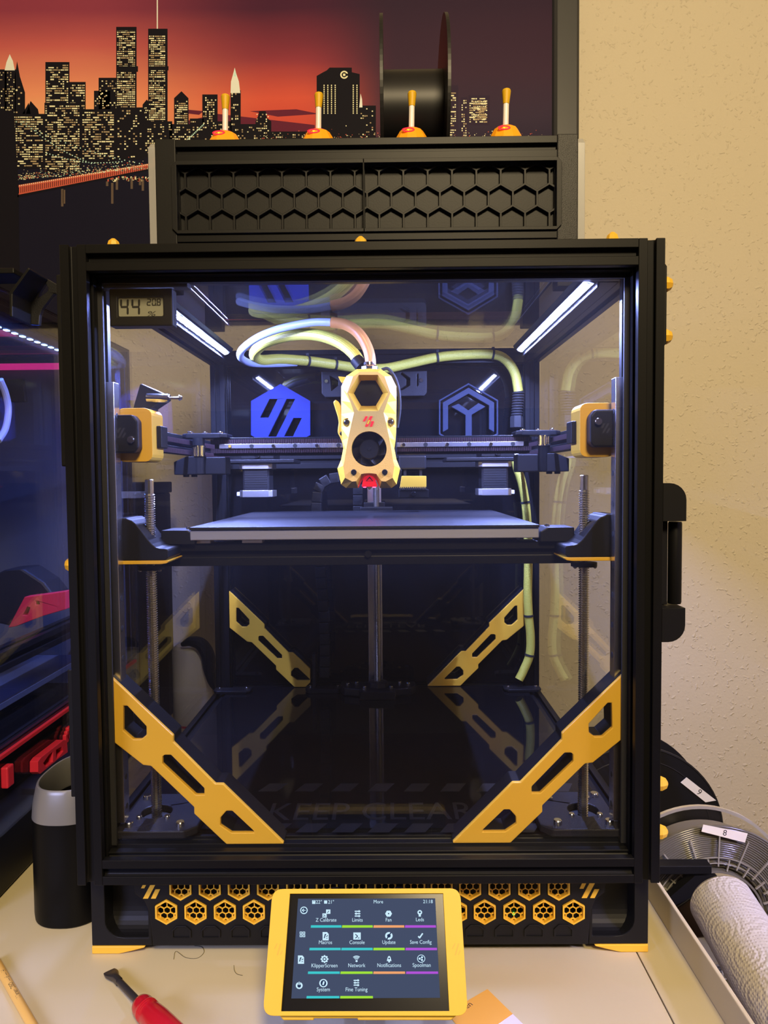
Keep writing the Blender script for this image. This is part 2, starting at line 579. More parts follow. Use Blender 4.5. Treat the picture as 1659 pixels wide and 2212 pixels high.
PM = [sky_mat(), print_mat('print_black', (17, 13, 18)), print_mat('print_water', (19, 16, 28)), print_mat('print_window', (236, 212, 150)),
      print_mat('print_window_dim', (170, 138, 92)), print_mat('print_bridge', (200, 84, 56)), print_mat('print_glow', (190, 235, 225)),
      print_mat('print_dusk', (50, 34, 44)), print_mat('print_spire', (225, 225, 195)), print_mat('print_reflection', (96, 74, 54)), print_mat('print_cloud', (96, 30, 42))]
poster = thing('poster', 'large framed poster of a city skyline at an orange dusk on the back wall', 'poster', U(500, 690, PY))
PX0, PXR, PZ1 = -160, 1192, -220        # pixel extents of the sheet
pl, pr_ = U(PX0, 400, PY)[0], U(PXR, 400, PY)[0]
pb, pt = U(600, 690, PY)[2], U(600, PZ1, PY)[2]
build('backing_board', MB().box(pl - 4, pr_, PY + 1, 780, pb, pt), M['black'], poster, 0.5)
fr_r = U(1251, 300, PY)[0]
M['frame'] = mat('slate_frame', (0.035, 0.037, 0.045), 0.4)
fm = MB()
fm.plate([(0, 0), (0, 16), (3, 22), (8, 25), (fr_r - pr_ - 6, 25), (fr_r - pr_ - 2, 22), (fr_r - pr_, 16), (fr_r - pr_, 0)], [],
         lambda u, v, w: (pr_ + u, 780 - v, w), pb, pt)
build('frame_side', fm, M['frame'], poster, 0.3, label='broad slate grey frame moulding on the right side')
pm = MB()
def pq(poly, mi, layer):
    yy = PY - layer * 0.06
    vs = [U(x, y, yy) for x, y in poly]
    a = sum(poly[i][0] * poly[(i + 1) % len(poly)][1] - poly[(i + 1) % len(poly)][0] * poly[i][1] for i in range(len(poly)))
    pm.add(vs, [tuple(range(len(poly))) if a < 0 else tuple(reversed(range(len(poly))))], mi)
pm.quad((pl, PY, pb), (pr_, PY, pb), (pr_, PY, pt), (pl, PY, pt), 0)
rnd = random.Random(5)
def clip(x): return min(x, PXR - 1)
def rect(x0, y0, x1, y1, mi, layer): pq([(x0, y1), (x1, y1), (x1, y0), (x0, y0)], mi, layer)
# dark water and city base
pq([(PX0, 690), (1191, 690), (1191, 300), (700, 300), (560, 300), (330, 360), (330, 300), (PX0, 300)], 2, 1)
pq([(640, 690), (1191, 690), (1191, 296), (640, 296)], 7, 1.2)
# buildings: (polygon, windows) ; windows = (cell w, cell h, fill share, warm) or None
B = []
def tower(x0, x1, y0, y1, win=(4.6, 5.2, .62), layer=2, top=None, mi=1):
    poly = [(x0, y1), (x1, y1)] + ([(x1, y0), (x0, y0)] if top is None else list(reversed(top)))
    pq(poly, mi, layer)
    if win:
        cw, ch, fill = win
        nx, ny = max(1, int((x1 - x0 - 3) / cw)), max(1, int((y1 - y0 - 8) / ch))
        for j in range(ny):
            dens = fill * rnd.uniform(0.45, 1.35)
            i = 0
            while i < nx:
                if rnd.random() < dens:
                    run = rnd.choice((1, 1, 1, 2, 3)) if fill > .5 else 1
                    run = min(run, nx - i)
                    a = x0 + 2 + i * cw; bb = y0 + 6 + j * ch
                    rect(a, bb, a + cw * run - 1.2, bb + ch * rnd.uniform(.42, .62), 3 if rnd.random() < .55 else 4, layer + .5)
                    i += run
                else:
                    i += 1
tower(-60, 14, 150, 330, (4, 5, .25)); tower(10, 34, 150, 300, (3.4, 5, .4))
pq([(10, 152), (32, 152), (28, 132), (21, 117), (14, 134)], 8, 3)
tower(32, 54, 175, 300, (5, 6, .12), top=[(32, 165), (37, 132), (43, 165), (54, 200)])
pq([(18, 300), (56, 300), (66, 246), (62, 222)], 1, 2); pq([(56, 246), (84, 246), (82, 236), (66, 218)], 1, 2)
tower(98, 150, 134, 330, (4.4, 5, .6)); tower(150, 185, 177, 330, (4, 5.5, .55))
tower(203, 238, 196, 330, (4, 5, .35)); tower(213, 256, 168, 330, (4.4, 5.2, .4))
tower(251, 295, 58, 300, (4, 4.6, .85), 3); tower(320, 362, 62, 300, (4, 4.6, .85), 3)
rect(251, 58, 295, 66, 1, 4.2); rect(320, 62, 362, 76, 1, 4.2); rect(251, 143, 298, 155, 1, 4.2); rect(320, 143, 364, 152, 1, 4.2)
rect(338.6, -30, 341, 62, 8, 3)
tower(308, 326, 226, 300, (4, 5, .5), top=[(308, 226), (317, 215), (326, 226)])
tower(376, 408, 212, 300, (4, 4.4, .7), top=[(376, 212), (392, 197), (407, 212)])
tower(437, 470, 204, 290, (4.2, 5, .5)); tower(498, 520, 195, 300, (4, 6, .4))
pq([(498, 201), (519, 201), (516, 176), (510, 158), (507, 146), (504, 158), (499, 176)], 8, 3)
pq([(505, 165), (510, 165), (507.5, 147)], 6, 3.5)
tower(552, 586, 240, 300, (4, 5, .35), top=[(552, 262), (557, 252), (560, 240), (574, 240), (577, 255), (586, 262)])
tower(410, 440, 256, 300, (4, 5, .35)); tower(470, 500, 262, 300, (4, 5, .4)); tower(520, 552, 268, 300, (4, 5, .4)); tower(586, 690, 284, 306, (4, 5, .35))
# the dark front mass of the near city
tower(18, 96, 246, 365, (4.6, 5.0, .62), 4); tower(96, 176, 222, 372, (4.4, 5.0, .55), 4); tower(176, 252, 236, 350, (4.6, 5.2, .55), 4)
tower(252, 312, 232, 345, (4.8, 5.5, .32), 4); tower(312, 372, 262, 340, (4.6, 5, .42), 4); tower(366, 450, 268, 330, (4.4, 5, .42), 4)
tower(450, 560, 286, 320, (4.4, 5, .4), 4)
# river bank lights, bridge
for k in range(420):
    x = rnd.uniform(36, 330); y = 384 - (x - 36) * .085 - abs(rnd.gauss(0, 9)) + 4
    s_ = rnd.choice((.9, 1.3, 1.8)); rect(x, y, x + s_ * 1.6, y + s_, rnd.choice((3, 3, 6, 5, 4)), 5.5)
pq([(38, 424), (38, 400), (330, 352), (330, 364)], 5, 5)
pq([(38, 426), (38, 421), (330, 363), (330, 366)], 1, 6)
for k in range(68):
    x = 40 + k * 4.3; y = 402 - (x - 38) * .165
    rect(x, y + 3, x + 1.3, y + 16 - k * .1, 1, 6); rect(x + 1.8, y - 2, x + 3.4, y + 1, 3, 6)
pq([(-160, 690), (44, 690), (40, 400), (30, 240), (-160, 232)], 1, 6)          # dark bridge pier at the edge
for a, c in (((34, 262), (300, 352)), ((50, 262), (196, 352)), ((100, 330), (262, 348))):
    for k in range(26):
        t = k / 25; x = a[0] + (c[0] - a[0]) * t; y = a[1] + (c[1] - a[1]) * t - 10 * math.sin(math.pi * t) * -1
        rect(x, y, x + 2.4, y + 2.2, 6, 6.5)
for k in range(18):
    t = k / 17; x = 392 + 46 * t; y = 312 - 44 * t; rect(x, y, x + 2.6, y + 2.4, 6, 6.5)
for x, y0, y1 in ((132, 408, 446), (136, 410, 440), (229, 392, 402), (250, 388, 410), (282, 384, 408), (300, 386, 400), (306, 388, 412), (240, 395, 440)):
    rect(x, y0, x + 5, y1, 9, 3)
for k in range(60):
    x = rnd.uniform(228, 328); y = rnd.uniform(380, 388); rect(x, y, x + 3, y + rnd.uniform(1.5, 5), rnd.choice((3, 4, 5)), 5)
# clock tower block and the dim far bank
pq([(684, 306), (777, 306), (777, 160), (760, 156), (760, 146), (712, 146), (706, 152), (698, 156), (684, 164)], 1, 3)
for cx_ in (699, 707, 715, 723, 762, 770):
    for k in range(14):
        rect(cx_, 183 + k * 4.6, cx_ + 2.2, 186 + k * 4.6, 3, 4)
ring = [(743.5 + 8.6 * math.cos(t), 161.5 + 8.6 * math.sin(t)) for t in [i * math.pi / 12 for i in range(24)]]
pq(ring, 3, 4)
ring2 = [(743.5 + 5.6 * math.cos(t), 161.5 + 5.6 * math.sin(t)) for t in [i * math.pi / 12 for i in range(24)]]
pq(ring2, 1, 4.5); rect(746, 159, 753, 164, 1, 4.6); rect(741, 159, 746, 164, 3, 4.7)
tower(777, 812, 228, 306, (4, 5, .3), 3); pq([(776, 232), (783, 232), (782, 214), (779, 202)], 8, 3.5)
tower(960, 990, 184, 306, (4, 5, .55), 3, mi=7); tower(995, 1010, 210, 306, (4, 5, .5), 3, mi=7); tower(1012, 1058, 206, 270, (4.4, 5, .75), 3, mi=7)
tower(1020, 1056, 212, 268, (4.2, 5.4, .9), 3.4, mi=7)
for k in range(170):
    x = rnd.uniform(560, 1186); y = 300 - abs(rnd.gauss(0, 9)); s_ = rnd.choice((1, 1.4, 2))
    rect(x, y, x + s_, y + s_, rnd.choice((3, 5, 4)), 4)
pq([(400, 262), (470, 246), (560, 256), (680, 270), (680, 296), (400, 296)], 10, 1.4)
pq([(395, 236), (440, 240), (430, 248), (395, 244)], 10, 1.4); pq([(540, 240), (640, 236), (690, 246), (600, 252)], 10, 1.4)
build('print', pm, PM, poster, label='printed skyline with lit towers, bridge and dark river')

# ------------------------------------------------------------------ the printer
printer = thing('desktop_printer', 'large black framed enclosed 3D printer with yellow corner braces, standing on the white desk', 'printer', (0, 20, DESK))
EXT = []
for q in range(4):
    for (a, b) in ((10, 10), (3.2, 10), (3.2, 8.0), (5.6, 8.0), (3.0, 4.9), (-3.0, 4.9), (-5.6, 8.0), (-3.2, 8.0), (-3.2, 10)):
        for _ in range(q):
            a, b = -b, a
        EXT.append((a, b))


def extrusion(mb, axis, c1, c2, a0, a1, mi=0):
    """slotted 20 x 20 profile; c1, c2 the centre on the two other axes (in xyz order)"""
    fn = {'x': lambda u, v, w: (w, c1 + u, c2 + v), 'y': lambda u, v, w: (c1 + u, w, c2 + v), 'z': lambda u, v, w: (c1 + u, c2 + v, w)}[axis]
    return mb.plate(EXT, [], fn, a0, a1, mi)


def beam(name, axis, c1, c2, a0, a1, parent, m=None, label=None):
    return build(name, extrusion(MB(), axis, c1, c2, a0, a1), m or M['black'], parent, 0.35, label, seg=1)


# screws: one mesh each way, 1 mm radius, scaled
def screw_mesh(name, axis):
    mb = MB()
    mb.lathe([(0, 0), (1, 0), (1, .75), (.86, .95), (.58, .95)], axis=axis, n=16)
    mb.lathe([(.58, .95), (.5, .35), (0, .35)], axis=axis, n=6, smooth=False, caps=False)
    return mb


SCREW_F = mesh_of(screw_mesh('screw', '-y'), 'screw', M['chrome'])
SCREW_U = mesh_of(screw_mesh('screw', 'z'), 'screw', M['chrome'])
SCREW_X = mesh_of(screw_mesh('screw', '-x'), 'screw', M['chrome'])
SCREW_FB = mesh_of(screw_mesh('screw', '-y'), 'screw', M['black'])


def screw(parent, loc, r, me=None):
    return inst('screw', me or SCREW_F, parent, loc, None, r)


# door: outer profiles, pane, handle, hinges
W2, H = 230.0, 500.0
pane = build('door', MB().box(-210.5, 210.5, 17.5, 20.5, 19.5, 480.5), M['doorpane'], printer, label='clear acrylic door in a black slotted frame')
for sx in (-1, 1):
    beam('door_beam', 'z', sx * 220, 10, 0, H, pane)
for z in (10, 490):
    beam('door_beam', 'x', 10, z, -210, 210, pane)
# gasket strips round the inside of the pane
for sx in (-1, 1):
    build('gasket', MB().box(sx * 206, sx * 210, 20.6, 23, 22, 478), M['rubber'], pane)
build('gasket', MB().box(-210, 210, 20.6, 23, 476, 480), M['rubber'], pane)
# handle on the right
hx = 230
hz0, hz1 = U(1450, 1375, 20)[2], U(1450, 1043, 20)[2]
hd = U(1488, 1200, -4)[0] - hx
z1, z2 = U(1450, 1307, 10)[2], U(1450, 1126, 10)[2]
def handle_piece(za, zb, profile):
    mb = MB()
    n = len(profile)
    # sections along z: profile(t) gives list of (x, y)
    secs = []
    for t in np.linspace(0, 1, 9):
        z = za + (zb - za) * t
        secs.append((z, profile(t)))
    k = len(secs[0][1])
    vs = [(x, y, z) for z, pr__ in secs for x, y in pr__]
    fs = [(j * k + i, j * k + (i + 1) % k, (j + 1) * k + (i + 1) % k, (j + 1) * k + i) for j in range(len(secs) - 1) for i in range(k)]
    fs.append(tuple(reversed(range(k)))); fs.append(tuple((len(secs) - 1) * k + i for i in range(k)))
    mb.add(vs, fs)
    return mb
def handle_end(za, zb):
    """solid end block: rounded outer corner, sloping front chamfer"""
    mb = MB()
    s_ = 1 if zb > za else -1
    L = abs(zb - za)
    r = 13
    prof = [(0, 0), (hd - 0.5, 0)] + [(hd - 0.5 - r + r * math.cos(t), L - r + r * math.sin(t)) for t in np.linspace(0, math.pi / 2, 7)] + [(0, L)]
    return mb.plate(prof, [], lambda u, v, w: (hx + u, w, za + s_ * v), 0, 30)
build('handle_end', handle_end(z2 + 0.6, hz1), M['blackp'], pane, 2.5, seg=3)
build('handle_end', handle_end(z1 - 0.6, hz0), M['blackp'], pane, 2.5, seg=3)
gx = hx + hd - hd * .20
build('handle_grip', MB().lathe([(hd * .26, z1 + .6), (hd * .285, z1 + 2), (hd * .285, z2 - 2), (hd * .26, z2 - .6)], (gx, 14, 0), 'z', 28, sx=1.0, sy=1.0), M['black'], pane)
build('handle_back', MB().box(hx, hx + hd * .46, 12, 30, z1, z2), M['blackp'], pane, 0.6)
# hinges on the left
for ya, yb, scr in ((600, 1008, (745, 812)), (1440, 1712, (1475, 1545))):
    za, zb = U(120, ya, 12)[2], U(120, yb, 12)[2]
    hg = build('hinge', MB().box(-234.5, -230, 3, 34, za, zb), M['blackp'], pane, 1.0)
    for sy_ in scr:
        zz = U(128, sy_, 8)[2]
        screw(hg, (-234.2, 12, zz), 3.0, SCREW_X)

# main frame behind the door
FY0, FY1 = 26.0, 482.0
for sx in (-1, 1):
    beam('frame_beam', 'z', sx * 220, FY0 + 10, -12, H, printer)
    beam('frame_beam', 'z', sx * 220, FY1 - 10, -12, H, printer)
    for z in (10, 490):
        beam('frame_beam', 'y', sx * 220, z, FY0 + 20, FY1 - 20, printer)
for y in (FY0 + 10, FY1 - 10):
    for z in (10, 490):
        beam('frame_beam', 'x', y, z, -210, 210, printer)
# panels
for sx in (-1, 1):
    build('side_panel', MB().box(sx * 230.2, sx * 233.2, FY0, FY1, -2, 500), M['pane'], printer, label='clear acrylic side panel')
build('top_panel', MB().box(-230, 230, FY0, FY1, 500.2, 503.2), M['pane'], printer, label='clear acrylic top panel')
build('back_panel', MB().box(-230, 230, FY1 + 0.3, FY1 + 4, -2, 500), M['gloss'], printer, label='glossy black back panel')
DECK = 24.0
dm = MB().box(-209.5, 209.5, 44, FY1 - 18, DECK - 3.5, DECK)
M['deckgloss'] = mat('black_floor_acrylic', (.004, .004, .005), .04, spec=.2)
deck = build('deck_panel', dm, M['deckgloss'], printer, label='glossy black floor panel')
# engraved lettering on the deck
M['engrave'] = mat('engraved_acrylic', (0.0075, 0.0075, 0.009), 0.34)
lm = MB()
c0 = UZ(800, 1757, DECK)
lettering(lm, 'KEEP CLEAR', 24, lambda a, b: (c0[0] + a * 1.42, c0[1] + b * 2.0 - 12, DECK + 0.12))
build('lettering', lm, M['engrave'], deck)
for k in range(9):
    for yy, l0, l1 in ((1704, -6, 12), (1796, -2, 14)):
        x0 = UZ(560 + k * 78, yy, DECK)
        hm_ = MB(); hm_.add([(x0[0], x0[1] + l0, DECK + .1), (x0[0] + 18, x0[1] + l0, DECK + .1), (x0[0] + 26, x0[1] + l1, DECK + .1), (x0[0] + 8, x0[1] + l1, DECK + .1)], [(0, 1, 2, 3)])
        build('hatch_mark', hm_, M['engrave'], deck)

# ------------------------------------------------------------------ corner braces, bevelled yellow face on a black body
# outline in mm, corner of the frame at (0, 0), legs along +u (floor) and +v (upright); taken for the left front brace
BR_OUT = [(238, 1462), (243, 1600), (309, 1653), (326, 1655), (419, 1744), (419, 1758), (489, 1826), (613, 1826), (612, 1820),
          (482, 1694), (465, 1694), (374, 1603), (374, 1589), (241, 1463)]
BR_H = [[(266, 1525), (266, 1578), (288, 1597), (305, 1597), (316, 1588), (316, 1569), (275, 1525)],
        [(351, 1634), (351, 1650), (423, 1717), (441, 1717), (441, 1703), (369, 1631), (355, 1631)],
        [(476, 1767), (476, 1783), (500, 1799), (548, 1799), (548, 1795), (502, 1752), (489, 1752)]]
BY = 23.5
to_uv = lambda p: (U(p[0], p[1], BY)[0] + 209.2, U(p[0], p[1], BY)[2] - 20.6)
bo = [to_uv(p) for p in BR_OUT]
bh = [[to_uv(p) for p in h] for h in BR_H]
bo[0] = (0.3, bo[0][1]); bo[1] = (0.3, bo[1][1]); bo[13] = (1.2, bo[13][1]); bo[6] = (bo[6][0], 0.2); bo[7] = (bo[7][0], 0.2)
def brace(sx, y, z, name='corner_brace', cut=None, k=1.0, m=None):
    off = -209.2
    fn = lambda u, v, w: (sx * (off + u * k), y + w, z + v * k)
    o_ = bo
    if cut: o_ = cut(o_)
    body = build(name, MB().plate(o_, bh, fn, 4.0, 24.0), M['blackp'], printer, 0.4, seg=1)
    build('brace_face', MB().plate(o_, bh, fn, 0, 4.0), m or M['yellow'], body, 0.9, label='bright yellow face plate')
    for u, v in ((bo[9][0] - 26, bo[9][1] + 26), (bo[9][0] + 26, bo[9][1] - 26)):
        pass
    return body
for sx in (-1, 1):
    brace(sx, BY, 20.6)
    cut = None
    if sx > 0:
        def cut(o_):            # the rear left brace has its toe shortened to clear the cable chain foot
            n = [p for i, p in enumerate(o_) if i not in (7, 8)]
            umax = U(680, 1470, 466)[0] + 205
            return o_[:7] + [(umax - 7, 0.2), (umax, 7), (umax, o_[8][0] - umax + o_[8][1] + 1.0)] + o_[9:]
    brace(sx, 462, DECK + 0.4, k=0.985, cut=cut)
# side braces seen edge on in the rear corners are left to the frame

# ------------------------------------------------------------------ lead screws
def threaded(mb, x, y, z0, z1, r=4.0, pitch=2.0, n=12):
    prof = [(r * .8, z0), (r * .8, z0 + 1)]
    z = z0 + 1
    while z < z1 - 12:
        prof += [(r * .76, z), (r, z + pitch * .32), (r, z + pitch * .5), (r * .76, z + pitch * .82)]
        z += pitch
    prof += [(r * .8, z), (r * .8, z1), (r * .55, z1 + .6)]
    return mb.lathe(prof, (x, y, 0), 'z', n, smooth=False)
M['screwm'] = mat('threaded_steel', (0.62, 0.60, 0.56), 0.22, 1.0)
LSX, LSY = 186.0, 62.0
for x, y, z1 in ((-LSX, LSY, 320.5), (LSX, LSY, 321), (1.5, 430, 318)):
    build('lead_screw', threaded(MB(), x, y, 20, z1, 4.6), M['screwm'], printer)
# front motor mounts with a shaft opening
def motor_mount(sx):
    c = (sx * LSX, LSY)
    x0, x1, y0, y1, zt = -24, 43, -52 + 14, 36, 31.0
    out = [(-24, -36), (34, -36), (43, -27), (43, 24), (32, 36), (-24, 36)]
    hole = [(13 * math.cos(t), 13 * math.sin(t)) for t in [i * math.pi / 14 for i in range(28)]]
    fn = lambda u, v, w: (c[0] - sx * u, c[1] + v, w)
    o = build('motor_mount', MB().plate(out, [hole], fn, DECK + .2, zt), M['blacks'], printer, 1.2, seg=2)
    build('shaft_well', MB().lathe([(12.8, DECK + .5), (12.8, DECK + .6)], (c[0], c[1], 0), 'z', 24), M['dark'], o)
    for u, v, r in ((-15, -26, 3.6), (28, -26, 3.6), (-17, 26, 3.6), (30, 26, 2.6), (-11, -12.5, 2.5), (13, -12.5, 2.5), (-9, 21, 2.5), (24, 20, 2.2)):
        screw(o, (c[0] - sx * u, c[1] + v, zt), r, SCREW_U)
    lg = MB()
    for k, (a, l0, l1) in enumerate(((-8, -2, 4), (-2, -5, 5), (4, -4, 2))):
        lg.add([(c[0] + a + l0 * .7 * 1, c[1] - 27 + l0, zt + .15), (c[0] + a + 2.6 + l0 * .7, c[1] - 27 + l0, zt + .15), (c[0] + a + 2.6 + l1 * .7, c[1] - 27 + l1, zt + .15), (c[0] + a + l1 * .7, c[1] - 27 + l1, zt + .15)], [(0, 1, 2, 3)])
    build('emblem', lg, M['dark'], o)
for sx in (-1, 1):
    motor_mount(sx)
# rear mount
ro = [(-24, -30), (24, -30), (24, -16), (46, -10), (52, 4), (52, 20), (-52, 20), (-52, 4), (-46, -10), (-24, -16)]
rm_ = build('motor_mount', MB().plate(ro, [], lambda u, v, w: (1.5 + u, 430 + v, w), DECK + .2, DECK + 11), M['blackp'], printer, 1.5)
for u, v in ((-42, 6), (-30, 12), (30, 12), (42, 6), (-18, -10), (18, -10)):
    screw(rm_, (1.5 + u, 430 + v, DECK + 11), 2.6, SCREW_U)
build('bearing_block', MB().lathe([(15, DECK + 11), (14, DECK + 17), (7, DECK + 18)], (1.5, 430, 0), 'z', 8, smooth=False), M['blackp'], rm_, 0.5)
# small feet on the rear beam that hold cables and the rear panel
for px, py, hh in ((505, 1486, 4), (702, 1480, 6), (1122, 1476, 4)):
    p = UZ(px, py, DECK + hh)
    f = build('cable_foot', MB().plate([(-21, -9), (21, -9), (26, -3), (26, 10), (-26, 10), (-26, -3)], [], lambda u, v, w: (p[0] + u, 440 + v, w), DECK + .3, DECK + hh), M['blackp'], printer, 1.2)
    for u in (-19, 19):
        screw(f, (p[0] + u, 444, DECK + hh), 2.3, SCREW_U)
    if px == 702:
        build('chain_post', MB().box(p[0] - 16, p[0] - 11, 436, 450, DECK + hh, U(682, 1412, 440)[2]), M['blackp'], f, 1.0)

# ------------------------------------------------------------------ print bed
BX, BW = -2.6, 152.4
M['sheet'] = mat('coated_steel_sheet', (0.012, 0.012, 0.015), 0.46, 0.08, .25, bump=(1700, 1.0, 0.35))
bedp = build('bed_plate', MB().box(BX - BW, BX + BW, 73, 377, 267.3, 276.2), M['alu'], printer, 0.7, label='brushed aluminium heated bed plate')
so = [(-BW, 0), (BW, 0), (BW, 304), (BW - 20, 308), (-BW + 20, 308), (-BW, 304)]
sh = build('build_sheet', MB().plate(so, [], lambda u, v, w: (BX + u, 71 + v, w), 276.5, 278.9), M['sheet'], bedp, 0.3, label='speckled black spring steel sheet')
bb = []
bb.append(beam('bed_beam', 'x', 90, 254, -182, 182, printer))
bb.append(beam('bed_beam', 'x', 340, 254, -120, 120, printer))
for sx in (-1, 1):
    bb.append(beam('bed_beam', 'y', sx * 120, 254, 100, 330, printer))
beam('bed_beam', 'y', 0, 254, 100, 418, printer)
screw(bb[0], (0.5, 80, 253.5), 3.2, SCREW_FB)
# spacers under the plate, insulated corner stand offs
M['cream'] = mat('cream_spacer', (0.75, 0.66, 0.5), 0.5)
for x in (-148, -102, 100):
    build('bed_spacer', MB().box(x - 9, x + 9, 80, 94, 264.1, 267.2), M['cream'] if x < 0 else M['blackp'], bb[0], 0.5)
build('bed_wire_cover', MB().box(20, 132, 81, 88, 258, 266.6), M['blackp'], bb[0], 0.8)
# carriages at the front corners: swept arm with a yellow trim under it
def carriage(sx):
    Y0, Y1 = 42, 82
    prof = [(-208.5, 253.6), (-208.5, 289), (-199, 289)]
    for t in np.linspace(0, 1, 9):
        prof.append((-198 + 26 * t, 288 - 24.5 * (t * t * (3 - 2 * t))))
    prof += [(-166.5, 263.2), (-165, 262), (-165, 256), (-167, 253.6)]
    fn = lambda u, v, w: (sx * -u if sx > 0 else u, w, v)
    o = build('bed_carriage', MB().plate(prof, [], fn, Y0, Y1), M['blackp'], printer, 1.4, seg=3)
    tr = [(-208.5, 250.4), (-208.5, 253.4), (-165.2, 253.4), (-164.2, 253.0), (-166, 251.2), (-172, 250.4)]
    build('carriage_trim', MB().plate(tr, [], fn, Y0 - .6, Y1), M['yellow'], o, 0.7, label='yellow trim strip')
    build('lead_nut', MB().lathe([(6.2, 243.5), (11, 243.6), (11, 247), (6.2, 247.1)], (sx * LSX, LSY, 0), 'z', 20), M['blackp'], o)
    for a in (-1, 1):
        screw(o, (sx * LSX + a * 8.5, LSY - 3, 243.5), 1.6, SCREW_F)
    # bed beam clamp behind the arm
    cl = build('beam_clamp', MB().plate([(-15, 0), (15, 0), (15, 9), (9, 12.5), (-15, 12.5)], [], lambda u, v, w: (sx * (166 - u), w, 263.8 + v), 74, 108), M['blackp'], o, 1.2)
    screw(cl, (sx * 160, 88, 276.3), 2.4, SCREW_U)
    rl = build('rail', MB().box(sx * 202.5, sx * 209.6, FY0 + 4, FY0 + 16, 36, 400), M['metal'], printer, 0.4, label='linear rail with holes on the upright')
    hm = MB()
    for k in range(14):
        hm.lathe([(2.6, 0), (2.4, .25), (0, .25)], (sx * 202.6, FY0 + 10, 48 + k * 25), 'x' if sx < 0 else '-x', 12)
    build('rail_hole', hm, M['dark'], rl, kind='stuff')
for sx in (-1, 1):
    carriage(sx)
cb = build('bed_carriage', MB().box(-20, 24, 414, 424, 262, 282), M['blackp'], printer, 1.2)
for a in (-1, 1):
    screw(cb, (1.5 + a * 12, 414, 268), 3.2)

# ------------------------------------------------------------------ gantry
YB_Z = 360.0
for sx in (-1, 1):
    beam('frame_beam', 'y', sx * 220, YB_Z, FY0 + 20, FY1 - 20, printer)
beam('frame_beam', 'x', FY1 - 10, 345, -210, 210, printer)
# toothed belts
def belt_run(p0, p1, h, nrm, pitch=2.0, t=1.6):
    """flat toothed belt from p0 to p1, height h, teeth standing out along nrm"""
    mb = MB()
    p0, p1, nrm = Vector(p0), Vector(p1), Vector(nrm).normalized()
    d = p1 - p0; L = d.length; d.normalize()
    up = Vector((0, 0, 1))
    mb.obox((p0 + p1) / 2, d * L / 2, nrm * t / 2, up * h / 2)
    n = int(L / pitch)
    for k in range(n):
        c = p0 + d * (pitch * (k + .5)) + nrm * (t / 2 + .4)
        mb.obox(c, d * pitch * .29, nrm * .45, up * h / 2)
    return mb
M['railsteel'] = mat('rail_steel', (.34, .34, .36), .4, 1.0)
XBY = 252.0
zt0, zt1 = U(458, 953, XBY - 4)[2], U(1145, 951, XBY - 4)[2]
zl0, zl1 = U(458, 974, XBY - 4)[2], U(1145, 969, XBY - 4)[2]
zc = (zt0 + zt1 + zl0 + zl1) / 4
xbeam = beam('gantry_beam', 'x', XBY + 10, zc, -176, 176, printer)
rail = build('linear_rail', MB().box(-168, 168, XBY - 8, XBY, zc - 2.6, zc + 2.6), M['railsteel'], xbeam, 0.4, label='steel linear rail with counterbored holes')
for k in range(14):
    x = -156 + 24 * k
    if abs(x - 1) < 30: continue
    if k % 2 == 0:
        screw(rail, (x, XBY - 7.6, zc), 1.9, SCREW_F)
    else:
        hm = MB().lathe([(2.4, 0), (2.4, .1)], (x, XBY - 8.05, zc), '-y', 14)
        build('rail_hole', hm, M['dark'], rail)
for zz in ((zt0 + zt1) / 2, (zl0 + zl1) / 2):
    build('drive_belt', belt_run((-178, XBY - 5, zz), (177, XBY - 5, zz), 4.8, (0, -1, 0)), M['belt'], printer, label='toothed drive belt across the gantry')
